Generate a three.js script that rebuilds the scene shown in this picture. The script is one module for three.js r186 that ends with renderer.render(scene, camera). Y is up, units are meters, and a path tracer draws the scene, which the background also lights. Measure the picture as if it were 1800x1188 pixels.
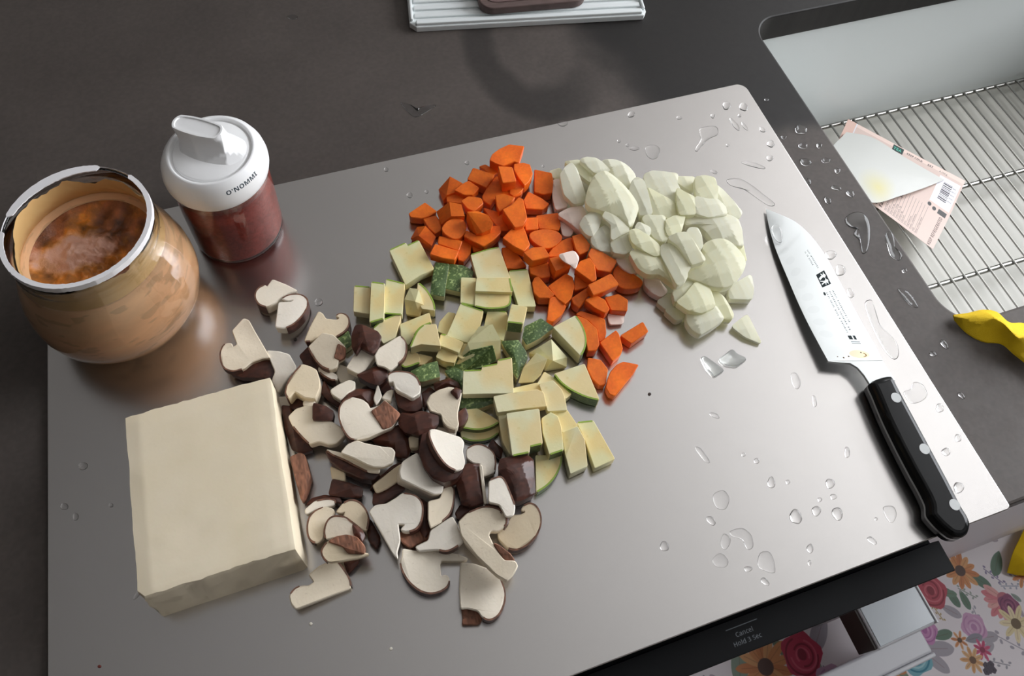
import * as THREE from 'three';
import { RectAreaLightUniformsLib } from 'three/addons/lights/RectAreaLightUniformsLib.js';
import { RoundedBoxGeometry } from 'three/addons/geometries/RoundedBoxGeometry.js';
import { mergeGeometries, toCreasedNormals } from 'three/addons/utils/BufferGeometryUtils.js';
import { ConvexGeometry } from 'three/addons/geometries/ConvexGeometry.js';
import { ImprovedNoise } from 'three/addons/math/ImprovedNoise.js';

// ---------------------------------------------------------------- camera, light, exposure
const scene = new THREE.Scene();
const renderer = new THREE.WebGLRenderer({ antialias: true });
renderer.toneMapping = THREE.LinearToneMapping;
renderer.toneMappingExposure = 1.0;
renderer.shadowMap.enabled = true;
renderer.shadowMap.type = THREE.PCFSoftShadowMap;
RectAreaLightUniformsLib.init();
scene.background = new THREE.Color(0x000000);

const FOCAL = 1486.44, PPY = 250, YB = 0.903;        // pixels; the photo is the lower part of a taller frame; board top height
const CAM = new THREE.Vector3(-0.10174, YB + 0.596, 0.22708);
const RIGHT = new THREE.Vector3(0.949621, 0.062231, 0.307161);
const DOWN = new THREE.Vector3(-0.209689, -0.602234, 0.770289);
const FWD = new THREE.Vector3(0.232919, -0.795890, -0.558845);
const FULLH = 1876, FULLW = FULLH * 1800 / 1188;
const camera = new THREE.PerspectiveCamera(2 * Math.atan(FULLH / 2 / FOCAL) * 180 / Math.PI, 1800 / 1188, 0.02, 20);
camera.matrixAutoUpdate = true;
camera.position.copy(CAM);
camera.quaternion.setFromRotationMatrix(new THREE.Matrix4().makeBasis(RIGHT, DOWN.clone().negate(), FWD.clone().negate()));
camera.setViewOffset(FULLW, FULLH, (FULLW - 1800) / 2, FULLH / 2 - PPY, 1800, 1188);
camera.updateMatrixWorld(true);

// daylight: one wide window in the right-hand wall, a second behind the counter; a ceiling panel
const LIGHTS = {
  window_1: { pos: [1.66, 1.68, -0.15], rot: -Math.PI / 2, w: 1.25, h: 1.1, k: 9.5, color: 0xf3f6fb },
};

// ---------------------------------------------------------------- helpers
const V = (x, y, z) => new THREE.Vector3(x, y, z);
// a spot measured in the photograph, on the level plane h metres above the board top
function at(px, py, h = 0) {
  const d = RIGHT.clone().multiplyScalar(px - 900).addScaledVector(DOWN, py - PPY).addScaledVector(FWD, FOCAL);
  return CAM.clone().addScaledVector(d, (YB + h - CAM.y) / d.y);
}
let seed = 7;
const rnd = () => { seed = (seed * 1664525 + 1013904223) >>> 0; return seed / 4294967296; };
const rr = (a, b) => a + (b - a) * rnd();
const noise = new ImprovedNoise();
const used = {};
function numbered(name) { const k = used[name] = (used[name] ?? -1) + 1; return k ? name + '_' + String(k).padStart(3, '0') : name; }
function shade(o) { o.traverse?.((m) => { if (m.isMesh) { m.castShadow = true; m.receiveShadow = true; } }); return o; }
function tag(o, label, category, group, kind) {
  if (label) o.userData.label = label; if (category) o.userData.category = category;
  if (group) o.userData.group = group; if (kind) o.userData.kind = kind; return o;
}
function mesh(name, geo, mat, parent) {
  const m = new THREE.Mesh(geo, mat); m.castShadow = m.receiveShadow = true;
  m.name = parent && parent !== scene ? name : numbered(name); (parent || scene).add(m); return m;
}
function part(name, geo, mat, parent) {             // parts of one thing are numbered within it
  const c = parent.userData.__c ??= {}; const k = c[name] = (c[name] ?? -1) + 1;
  const m = new THREE.Mesh(geo, mat); m.castShadow = m.receiveShadow = true;
  m.name = k ? name + '_' + String(k).padStart(3, '0') : name; parent.add(m); return m;
}
function thing(name, label, category, pos = [0, 0, 0], group) {
  const g = new THREE.Group(); g.name = numbered(name); g.position.set(...pos); scene.add(g);
  return tag(g, label, category, group);
}
const struct = (name, geo, mat) => { const m = new THREE.Mesh(geo, mat); m.name = name; m.castShadow = m.receiveShadow = true; m.userData.kind = 'structure'; scene.add(m); return m; };
const box = (x0, x1, y0, y1, z0, z1) => { const g = new THREE.BoxGeometry(x1 - x0, y1 - y0, z1 - z0); g.translate((x0 + x1) / 2, (y0 + y1) / 2, (z0 + z1) / 2); return g; };
const rbox = (x0, x1, y0, y1, z0, z1, r = 0.002, s = 2) => { const g = new RoundedBoxGeometry(x1 - x0, y1 - y0, z1 - z0, s, r); g.translate((x0 + x1) / 2, (y0 + y1) / 2, (z0 + z1) / 2); return g; };
function merge(list) { return mergeGeometries(list.map((g) => { const q = g.index ? g.toNonIndexed() : g; for (const k of Object.keys(q.attributes)) if (!['position', 'normal', 'uv'].includes(k)) q.deleteAttribute(k); return q; })); }
function canvasTex(w, h, draw, srgb = true) {
  const c = document.createElement('canvas'); c.width = w; c.height = h; const x = c.getContext('2d'); draw(x, w, h);
  const t = new THREE.CanvasTexture(c); if (srgb) t.colorSpace = THREE.SRGBColorSpace; t.wrapS = t.wrapT = THREE.RepeatWrapping; t.anisotropy = 8; return t;
}
function dataTex(w, h, fn, srgb) {
  const d = new Uint8Array(w * h * 4);
  for (let y = 0; y < h; y++) for (let x = 0; x < w; x++) { const c = fn(x / w, y / h, x, y); const i = (y * w + x) * 4; for (let k = 0; k < 3; k++) d[i + k] = Math.max(0, Math.min(255, c[k] ?? c[0])); d[i + 3] = 255; }
  const t = new THREE.DataTexture(d, w, h); t.magFilter = THREE.LinearFilter; t.minFilter = THREE.LinearMipmapLinearFilter; t.generateMipmaps = true; t.wrapS = t.wrapT = THREE.RepeatWrapping;
  if (srgb) t.colorSpace = THREE.SRGBColorSpace; t.needsUpdate = true; return t;
}
// tiling value noise in 0..1 (period p cells over the texture)
function tnoise(u, v, p, s = 0) {
  const X = u * p, Y = v * p, x0 = Math.floor(X), y0 = Math.floor(Y), f = (t) => t * t * (3 - 2 * t), a = f(X - x0), b = f(Y - y0);
  const h = (i, j) => { let n = (((i % p) + p) % p) * 374761393 + (((j % p) + p) % p) * 668265263 + s * 974711; n = Math.imul(n ^ (n >>> 13), 1274126177); return ((n ^ (n >>> 16)) >>> 0) / 4294967296; };
  return (h(x0, y0) * (1 - a) + h(x0 + 1, y0) * a) * (1 - b) + (h(x0, y0 + 1) * (1 - a) + h(x0 + 1, y0 + 1) * a) * b;
}
const fbm = (u, v, p, s = 0, o = 4) => { let t = 0, w = 0.5, n = 0; for (let k = 0; k < o; k++) { t += w * tnoise(u, v, p << k, s + k); n += w; w *= 0.5; } return t / n; };
const rep = (t, x, y = x) => { const c = t.clone(); c.repeat.set(x, y); c.needsUpdate = true; return c; };
const std = (color, roughness = 0.6, o = {}) => new THREE.MeshStandardMaterial({ color, roughness, ...o });
const phys = (color, roughness = 0.6, o = {}) => new THREE.MeshPhysicalMaterial({ color, roughness, ...o });
const tube = (pts, r, seg = 24, rad = 8, closed = false) => new THREE.TubeGeometry(new THREE.CatmullRomCurve3(pts, closed, 'centripetal'), seg, r, rad, closed);
const rod = (a, b, r, rad = 8) => { const d = b.clone().sub(a), g = new THREE.CylinderGeometry(r, r, d.length(), rad); g.applyQuaternion(new THREE.Quaternion().setFromUnitVectors(V(0, 1, 0), d.clone().normalize())); g.translate(...a.clone().add(b).multiplyScalar(0.5).toArray()); return g; };
function planarUV(g, s = 1) {                          // uv in metres seen from above
  const p = g.attributes.position, uv = new Float32Array(p.count * 2); for (let i = 0; i < p.count; i++) { uv[2 * i] = p.getX(i) * s; uv[2 * i + 1] = p.getZ(i) * s; }
  g.setAttribute('uv', new THREE.BufferAttribute(uv, 2)); return g;
}
// ---------------------------------------------------------------- room shell
const fine = dataTex(256, 256, (u, v) => { const n = 120 + 135 * fbm(u, v, 32, 3, 3); return [n]; });
const M = {
  wall: std(0xc6c3bf, 0.9), wallDark: std(0x3b3530, 0.8), wallMid: std(0x77706a, .9), ceiling: std(0xcfcdca, 0.95), white: std(0xe6e6e8, 0.45), darkgap: std(0x0b0b0c, 0.8),
};
const RX0 = -1.9, RX1 = 1.7, RZ0 = -0.72, RZ1 = 2.1, RY = 2.5, TH = 0.1;
struct('floor', box(RX0 - TH, RX1 + TH, -0.1, 0, RZ0 - TH, RZ1 + TH), std(0xa39c94, 0.7));
struct('ceiling', box(RX0 - TH, RX1 + TH, RY, RY + TH, RZ0 - TH, RZ1 + TH), M.ceiling);
struct('wall_back', box(RX0 - TH, RX1 + TH, 0, RY, RZ0 - TH, RZ0), M.wall);
struct('wall_front', box(RX0 - TH, RX1 + TH, 0, RY, RZ1, RZ1 + TH), M.wallMid);
struct('wall_left', box(RX0 - TH, RX0, 0, RY, RZ0, RZ1), M.wallDark);
{ // right wall around the window opening
  const L = LIGHTS.window_1, z0 = L.pos[2] - L.w / 2, z1 = L.pos[2] + L.w / 2, y0 = L.pos[1] - L.h / 2, y1 = L.pos[1] + L.h / 2;
  struct('wall_right', merge([box(RX1, RX1 + TH, 0, RY, RZ0, z0), box(RX1, RX1 + TH, 0, RY, z1, RZ1), box(RX1, RX1 + TH, 0, y0, z0, z1), box(RX1, RX1 + TH, y1, RY, z0, z1)]), M.wall);
  const w = new THREE.Group(); w.name = 'window_1'; w.userData.kind = 'structure'; scene.add(w);
  const fr = 0.05;
  part('window_frame', merge([box(RX1 - 0.01, RX1 + 0.06, y0, y0 + fr, z0, z1), box(RX1 - 0.01, RX1 + 0.06, y1 - fr, y1, z0, z1), box(RX1 - 0.01, RX1 + 0.06, y0 + fr, y1 - fr, z0, z0 + fr), box(RX1 - 0.01, RX1 + 0.06, y0 + fr, y1 - fr, z1 - fr, z1), box(RX1 - 0.01, RX1 + 0.06, y0 + fr, y1 - fr, L.pos[2] - 0.02, L.pos[2] + 0.02)]), M.white, w);
  const pane = std(0xffffff, 0.6, { emissive: new THREE.Color(L.color), emissiveIntensity: 2.2 });
  part('pane', box(RX1 + 0.02, RX1 + 0.04, y0 + fr, y1 - fr, z0 + fr, L.pos[2] - 0.02), pane, w);
  part('pane', box(RX1 + 0.02, RX1 + 0.04, y0 + fr, y1 - fr, L.pos[2] + 0.02, z1 - fr), pane, w);
  const al = new THREE.RectAreaLight(L.color, L.k, L.w, L.h); al.position.set(...L.pos); al.lookAt(L.pos[0] - 1, L.pos[1], L.pos[2]); al.name = 'window_daylight'; scene.add(al);
}
// ---------------------------------------------------------------- counter with the sink cut-out
const SX0 = 0.356, SX1 = 1.0, SZ0 = -0.279, SZ1 = 0.075, CT = 0.9, CTH = 0.036, CZ = 0.201;
const sst = (a, b, x) => { const q = Math.max(0, Math.min(1, (x - a) / (b - a))); return q * q * (3 - 2 * q); };
// one map for the whole slab: fine grain, plus a darker area and wiping marks behind the board and beside the sink
const darkMarks = (x, z) => { const e = .02 * noise.noise(x * 14, z * 14, 2) + .008 * noise.noise(x * 50, z * 50, 5); let w = sst(.15, .21, x + e - (z + .3) * .25) * sst(-.125, -.15, z + e * .6); w = Math.max(w, .5 * sst(.022, .008, Math.abs(Math.hypot((x - .13) * 1.1, (z + .3) * .8) - .06 + e * .4)) * sst(.2, .12, x)); return w; };
const stoneMap = dataTex(2048, 640, (u, v) => { const x = -1.4 + u * 3.09, z = RZ0 + v * .925; const n = fbm(u * 3, v, 16, 1, 4), s = tnoise(u * 3, v, 512, 5); const k = (0.9 + 0.16 * n + 0.1 * (s - .5)) * (1 - .62 * darkMarks(x, z)); return [81 * k, 74 * k, 70 * k]; }, true);
const stoneRough = dataTex(512, 512, (u, v) => { const n = fbm(u, v, 5, 21, 5); const m = 0.5 + 0.5 * Math.max(0, Math.min(1, (n - .42) * 6)); return [120 + 50 * m + 20 * tnoise(u, v, 128, 4)]; });
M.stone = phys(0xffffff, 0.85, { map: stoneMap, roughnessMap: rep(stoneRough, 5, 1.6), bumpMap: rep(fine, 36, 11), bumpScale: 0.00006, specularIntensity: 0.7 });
function roundedHole(x0, x1, z0, z1, r) { const p = new THREE.Path(); p.moveTo(x0 + r, z0); p.lineTo(x1 - r, z0); p.absarc(x1 - r, z0 + r, r, -Math.PI / 2, 0); p.lineTo(x1, z1 - r); p.absarc(x1 - r, z1 - r, r, 0, Math.PI / 2); p.lineTo(x0 + r, z1); p.absarc(x0 + r, z1 - r, r, Math.PI / 2, Math.PI); p.lineTo(x0, z0 + r); p.absarc(x0 + r, z0 + r, r, Math.PI, 1.5 * Math.PI); return p; }
{ const s = new THREE.Shape(); s.moveTo(-1.4, RZ0); s.lineTo(1.69, RZ0); s.lineTo(1.69, CZ - .004); s.lineTo(-1.4, CZ - .004); s.closePath(); s.holes.push(roundedHole(SX0, SX1, SZ0, SZ1, 0.03));
  const g = new THREE.ExtrudeGeometry(s, { depth: CTH - .004, bevelEnabled: true, bevelThickness: .002, bevelSize: .002, bevelSegments: 2, curveSegments: 12 });
  g.rotateX(Math.PI / 2); g.translate(0, CT - .002, 0);
  { planarUV(g); const q = g.attributes.uv; for (let i = 0; i < q.count; i++) q.setXY(i, (q.getX(i) + 1.4) / 3.09, (q.getY(i) - RZ0) / .925); }
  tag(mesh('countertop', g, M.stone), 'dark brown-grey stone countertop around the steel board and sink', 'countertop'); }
{ // sink bowl: thick white walls, bottom, hung under the counter
  const t = thing('kitchen_sink', 'white undermount kitchen sink with a wire rack on its bottom', 'sink');
  const mw = phys(0xd6dad9, 0.32), b0 = CT - CTH, d = CT - 0.250;
  part('wall', rbox(SX0 - .014, SX1 + .014, d, b0 - .0005, SZ0 - .014, SZ0 - .002, .003), mw, t);
  part('wall', rbox(SX0 - .014, SX1 + .014, d, b0 - .0005, SZ1 + .002, SZ1 + .014, .003), mw, t);
  part('wall', rbox(SX0 - .014, SX0 - .002, d, b0 - .0005, SZ0 - .002, SZ1 + .002, .003), mw, t);
  part('wall', rbox(SX1 + .002, SX1 + .014, d, b0 - .0005, SZ0 - .002, SZ1 + .002, .003), mw, t);
  part('bottom', rbox(SX0 - .014, SX1 + .014, d - .012, d + .001, SZ0 - .014, SZ1 + .014, .003), phys(0xcfcdc4, 0.4), t);
}
{ // wire rack on the sink bottom
  const t = thing('sink_rack', 'stainless wire rack lying on the bottom of the white sink', 'rack'); const h = YB - 0.225, st = std(0x9a9893, 0.28, { metalness: 1 });
  for (const z of [-.2695, -.141, -.034, .062]) part('cross_bar', rod(V(SX0 + .012, h - .0035, z), V(SX1 - .012, h - .0035, z), .0028), st, t);
  for (let k = 0; k < 40; k++) { const x = SX0 + .0135 + k * .0172; if (x < SX1 - .012) part('wire', rod(V(x, h, -.2695), V(x, h, .07), .0013, 6), st, t); }
  for (const [x, z] of [[SX0 + .02, -.265], [SX1 - .02, -.265], [SX0 + .02, .06], [SX1 - .02, .06]]) part('foot', rod(V(x, CT - .249, z), V(x, h - .005, z), .005), std(0x333333, .6), t);
}
{ // cabinets and dishwasher under the counter front
  const t = thing('sink_cabinet', 'white kitchen cabinet under the sink, its front in line with the counter', 'cabinet');
  part('carcass', box(.268, 1.69, .0, CT - .27, -.7, .18), M.white, t);
  part('front_rail', box(.268, 1.69, CT - .27, CT - CTH - .001, .17, .18), M.white, t);
  const dr = part('door', rbox(.27, .72, .02, CT - CTH - .004, .1805, .1975, .002), phys(0xf2eff6, .35), t);
  part('door', rbox(.724, 1.3, .02, CT - CTH - .004, .1805, .1975, .002), phys(0xf2eff6, .35), t);
  const k = thing('base_cabinet', 'white base cabinet left of the dishwasher under the counter', 'cabinet');
  part('carcass', box(-1.39, -.345, 0, CT - CTH - .001, -.7, .18), M.white, k); part('door', rbox(-1.38, -.347, .02, CT - CTH - .004, .1805, .1975, .002), M.white, k);
}
{
  const t = thing('dishwasher', 'black built-in dishwasher, its door ajar below the board edge showing the control strip', 'dishwasher');
  part('body', box(-.335, .262, .05, CT - CTH - .002, -.38, .168), std(0x1a1a1c, .5, { metalness: .4 }), t);
  const yT = YB - .03, z1 = .2235;
  const sh = new THREE.Shape(); sh.moveTo(.1735, .03); sh.lineTo(.1985, .03); sh.lineTo(z1 - .0015, yT - .004); sh.quadraticCurveTo(z1, yT, z1 - .003, yT); sh.lineTo(.2025, yT); sh.lineTo(.2015, yT - .012); sh.lineTo(.18, yT - .014); sh.closePath();
  const g = new THREE.ExtrudeGeometry(sh, { depth: .597, bevelEnabled: false }); g.rotateY(-Math.PI / 2); g.translate(.2645, 0, 0);
  const dm = phys(0x0a0b0e, .45, { specularIntensity: .3 }); part('door', g, dm, t);
  const p = at(1307, 1106, -.03), CX = (p.x + .3325) / .597 * 2048;
  const txt = canvasTex(2048, 72, (x, w, h) => { x.fillStyle = '#0a0b0e'; x.fillRect(0, 0, w, h); x.fillStyle = '#8d9296'; x.font = '15px sans-serif'; x.textAlign = 'center'; x.fillText('Cancel', CX, 36); x.fillText('Hold 3 Sec', CX, 54); x.fillStyle = '#6d7276'; x.fillRect(CX - 40, 14, 80, 2); });
  const pg = new THREE.PlaneGeometry(.596, .019); pg.rotateX(-Math.PI / 2);
  pg.translate(-.034, yT + .0002, .2125); part('control_print', pg, phys(0xffffff, .45, { map: txt, specularIntensity: .3 }), t);
}
// ---------------------------------------------------------------- steel cutting board
const BX = 0.3093, BZ = 0.2012;
{ const s = new THREE.Shape(), r = .009; const x = BX - .0006, z = BZ - .0006;
  s.moveTo(-x + r, -z); s.lineTo(x - r, -z); s.absarc(x - r, -z + r, r, -Math.PI / 2, 0); s.lineTo(x, z - r * .3); s.absarc(x - r * .3, z - r * .3, r * .3, 0, Math.PI / 2); s.lineTo(-x + r, z); s.absarc(-x + r, z - r, r, Math.PI / 2, Math.PI); s.lineTo(-x, -z + r); s.absarc(-x + r, -z + r, r, Math.PI, 1.5 * Math.PI);
  const g = new THREE.ExtrudeGeometry(s, { depth: .0018, bevelEnabled: true, bevelThickness: .0006, bevelSize: .0006, bevelSegments: 2, curveSegments: 10 });
  g.rotateX(Math.PI / 2); g.translate(0, YB - .0006, 0); planarUV(g);
  const brush = dataTex(512, 512, (u, v) => { const a = fbm(u, v, 12, 2, 2), c = fbm(u, v, 4, 31, 3); return [56 + 6 * (a - .5) + 18 * (c - .5)]; });
  const bm = new THREE.MeshPhysicalMaterial({ color: new THREE.Color(0.625, 0.605, 0.592), metalness: 1, roughness: 1.0, roughnessMap: rep(brush, 2.5) });
  tag(mesh('cutting_board', g, bm), 'large brushed steel cutting board carrying the chopped vegetables', 'cutting board'); }
// ---------------------------------------------------------------- tofu block
{ const t = [at(217, 732, .04), at(475, 660, .04), at(520, 965, .04), at(240, 1055, .04)], b = [V(-.2495, YB, -.0185), V(-.156, YB, -.0195), V(-.1556, YB, .0962), V(-.2472, YB, .0967)];
  const N = 26, K = 10, pos = [], idx = []; const lerp2 = (Q, u, v) => Q[0].clone().lerp(Q[1], u).lerp(Q[3].clone().lerp(Q[2], u), v);
  const id = new Map(); const vert = (i, j, k) => { const key = i + ',' + j + ',' + k; if (id.has(key)) return id.get(key);
    const sm = (n, m) => { const f = n / m; return f; }; let u = sm(i, N), v = sm(j, N), w = k / K;
    const p = lerp2(b, u, v).lerp(lerp2(t, u, v), w);
    const du = Math.min(u, 1 - u) * .094, dv = Math.min(v, 1 - v) * .112, dw = (1 - w) * .04, r = .0022;     // worn edges
    const c = lerp2(b, .5, .5).lerp(lerp2(t, .5, .5), w), ed = [du, dv, dw].sort((a, b) => a - b);
    if (ed[1] < r) { const q = (r - ed[1]) * .35; p.x += Math.sign(c.x - p.x) * q; p.z += Math.sign(c.z - p.z) * q; p.y -= dw < r ? q : 0; }
    const n1 = noise.noise(p.x * 60, p.y * 60, p.z * 60), n2 = noise.noise(p.x * 330, p.y * 330, p.z * 330);
    const side = dw < .0005 ? 0 : 1; if (k > 0) { p.y += side ? 0 : n1 * .0003; if (du < 1e-6) p.x += n1 * .0008 + n2 * .0004; if (dv < 1e-6) p.z += n1 * .0011 + n2 * .0011; }
    if (i === 0 && j === N) { p.x += .0025; p.z -= .003; }
    pos.push(p.x, p.y, p.z); id.set(key, pos.length / 3 - 1); return pos.length / 3 - 1; };
  const quad = (a, b, c, d) => idx.push(a, b, c, a, c, d);
  for (let i = 0; i < N; i++) for (let j = 0; j < N; j++) { quad(vert(i, j, K), vert(i, j + 1, K), vert(i + 1, j + 1, K), vert(i + 1, j, K)); quad(vert(i, j, 0), vert(i + 1, j, 0), vert(i + 1, j + 1, 0), vert(i, j + 1, 0)); }
  for (let k = 0; k < K; k++) for (let i = 0; i < N; i++) { quad(vert(i, N, k), vert(i + 1, N, k), vert(i + 1, N, k + 1), vert(i, N, k + 1)); quad(vert(i + 1, 0, k), vert(i, 0, k), vert(i, 0, k + 1), vert(i + 1, 0, k + 1)); quad(vert(N, i + 1, k), vert(N, i, k), vert(N, i, k + 1), vert(N, i + 1, k + 1)); quad(vert(0, i, k), vert(0, i + 1, k), vert(0, i + 1, k + 1), vert(0, i, k + 1)); }
  let g = new THREE.BufferGeometry(); g.setAttribute('position', new THREE.Float32BufferAttribute(pos, 3)); g.setIndex(idx); g = toCreasedNormals(g, .7); planarUV(g);
  const tm = dataTex(256, 256, (u, v) => { const n = fbm(u, v, 6, 8, 4); return [238 + 8 * n, 223 + 10 * n, 192 + 16 * n]; }, true);
  tag(mesh('tofu_block', g, phys(0xffffff, .5, { map: rep(tm, 8), bumpMap: rep(fine, 20), bumpScale: .00004, specularIntensity: .4 })), 'large cream-coloured block of firm tofu with rough cut sides beside the mushrooms', 'tofu'); }
// ---------------------------------------------------------------- paste jar
function lathe(pts, seg = 64) { return new THREE.LatheGeometry(pts.map(([r, y]) => new THREE.Vector2(r, y)), seg); }
const glass = phys(0xffffff, .03, { transmission: 1, thickness: .003, ior: 1.5 });
{ const t = thing('paste_jar', 'round open glass jar of brown soybean paste with torn white seal on its rim', 'jar', [-.2505, YB, -.1185]);
  const out = [[.001, .0005], [.036, .0005], [.041, .003], [.049, .013], [.0548, .026], [.0568, .038], [.0568, .048], [.0555, .061], [.0517, .077], [.0477, .089], [.0457, .097], [.0464, .0995], [.0457, .102], [.045, .105], [.0458, .108], [.0448, .111], [.0448, .1165], [.0452, .1185]];
  const inn = [[.0428, .1185], [.0426, .108], [.0428, .097], [.0454, .088], [.0494, .076], [.0532, .061], [.0545, .048], [.0545, .038], [.0524, .026], [.0465, .0145], [.039, .006], [.001, .005]];
  part('glass', lathe([...out, ...inn]), glass, t);
  const paste = dataTex(1024, 512, (u, v) => { const n = fbm(u, v, 6, 11, 5), m = fbm(u, v, 3, 17, 3), b = fbm(u, v, 24, 5, 3); const side = Math.max(0, Math.min(1, (m - .48) * 4)), k = .84 + .3 * n - .09 * Math.max(0, Math.min(1, (b - .6) * 12));
    return [(236 + 12 * side) * k, (190 + 26 * side) * k, (146 + 26 * side) * k]; }, true);
  // the paste: fills the belly, smeared up to the neck, scooped hollow on top
  const sideP = [[.001, .0046], [.0395, .0056], [.0470, .0143], [.0529, .0259], [.055, .038], [.055, .048], [.0537, .0612], [.0499, .0764], [.0459, .0884]];
  part('paste', lathe([...sideP, [.0436, .0895], [.040, .086]], 72), phys(0xffffff, .5, { map: paste, specularIntensity: .3 }), t);
  { const R = 60, A = 120, pos = [], uv = [], idx = []; for (let i = 0; i <= R; i++) for (let a = 0; a <= A; a++) { const r = .0442 * i / R, th = a / A * Math.PI * 2, x = r * Math.cos(th), z = r * Math.sin(th), q = i / R;
      const s = noise.noise(x * 90, 4, z * 90), s2 = noise.noise(x * 260, 9, z * 260); let y = .078 + .010 * Math.pow(q, 4) + .005 * s * (1 - q * .5) + .0030 * s2 * (1 - q) + .0012 * noise.noise(x * 600, 3, z * 600) * (1 - q) - .010 * Math.exp(-((x - .012) ** 2 + (z - .012) ** 2) / .00025) + .005 * Math.exp(-((x + .012) ** 2 + (z + .006) ** 2) / .0002);
      if (i === R) y = .088; pos.push(x, y, z); uv.push(x * 11 + .5, z * 11 + .5); }
    for (let i = 0; i < R; i++) for (let a = 0; a < A; a++) { const p = i * (A + 1) + a; idx.push(p, p + 1, p + A + 1, p + 1, p + A + 2, p + A + 1); }
    const g = new THREE.BufferGeometry(); g.setAttribute('position', new THREE.Float32BufferAttribute(pos, 3)); g.setAttribute('uv', new THREE.Float32BufferAttribute(uv, 2)); g.setIndex(idx); g.computeVertexNormals();
    const top = dataTex(512, 512, (u, v) => { const n = fbm(u, v, 12, 41, 5), x = u - .5, y = v - .5; const pale = Math.max(0, Math.min(1, 2.8 - 12 * Math.hypot((x + .13) * .8 + (y + .07) * .45, (y + .07) * 1.3) + 2.4 * (n - .5)));
      const oil = Math.max(0, Math.min(1, (fbm(u, v, 5, 77, 3) - .47) * 7)); const k = .42 + 1.0 * n; return [(176 + 50 * oil) * k * (1 - pale) + 232 * pale, (108 + 34 * oil) * k * (1 - pale) + 182 * pale, (66 - 10 * oil) * k * (1 - pale) + 158 * pale]; }, true);
    part('paste_surface', g, phys(0xffffff, .38, { map: top, bumpMap: rep(fine, 4), bumpScale: .0005 }), t); }
  { // paste smeared on the inside of the neck, with gaps
    const A = 90, K = 8, pos = [], idx = []; const hgt = (th) => -.0 + .0215 * Math.min(1.25, Math.max(.25, .86 + .6 * noise.noise(Math.cos(th) * 2.6, Math.sin(th) * 2.6, 3.3) + .12 * noise.noise(th * 9, 2, 2)));
    for (let a = 0; a <= A; a++) for (let k = 0; k <= K; k++) { const th = a / A * Math.PI * 2, y = .0884 + hgt(th) * k / K, r = (y < .097 ? .0452 - (y - .088) * .29 : .0424) - .0002 - .0011 * Math.sin(k / K * Math.PI) * (.6 + noise.noise(th * 6, y * 400, 1)); pos.push(r * Math.cos(th), y, r * Math.sin(th)); }
    for (let a = 0; a < A; a++) for (let k = 0; k < K; k++) { const p = a * (K + 1) + k; idx.push(p, p + 1, p + K + 1, p + 1, p + K + 2, p + K + 1); }
    const g = new THREE.BufferGeometry(); g.setAttribute('position', new THREE.Float32BufferAttribute(pos, 3)); g.setIndex(idx); g.computeVertexNormals();
    part('paste_smear', g, phys(0xe0b87c, .45, { bumpMap: fine, side: THREE.DoubleSide }), t); }
  { // remains of the white foil seal on the rim: a torn ring
    const A = 160, pos = [], idx = []; const prof = (th) => { const d = ((th * 180 / Math.PI) % 360 + 360) % 360; const gap = (d > 290 && d < 318) || (d > 188 && d < 203); const wide = d > 203 && d < 290 ? .0012 + .002 * Math.sin((d - 203) / 87 * Math.PI) : 0; return gap ? [.0447, .04475] : [.0427 - wide + .0005 * noise.noise(d * .3, 1, 1), .0457 + .0004 * noise.noise(d * .4, 2, 2)]; };
    const inner = [], outer = []; for (let a = 0; a <= A; a++) { const th = a / A * Math.PI * 2, [r0, r1] = prof(th); const d = th; const c = Math.cos(d), s = Math.sin(d); for (const [r, y] of [[r0, .1187], [r0, .1196], [r1, .1196], [r1 + .0003, .115 + .0015 * (r1 < .0449 ? 2.4 : 0) + .001 * noise.noise(th * 5, 7, 2)], [r1, .1185]]) pos.push(r * c, y, r * s); }
    for (let a = 0; a < A; a++) for (let k = 0; k < 5; k++) { const p = a * 5 + k, q = a * 5 + (k + 1) % 5; idx.push(p, p + 5, q, q, p + 5, q + 5); }
    let g = new THREE.BufferGeometry(); g.setAttribute('position', new THREE.Float32BufferAttribute(pos, 3)); g.setIndex(idx); g = toCreasedNormals(g, .5);
    part('torn_seal', g, phys(0xf2f0f2, .4), t); } }
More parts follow.
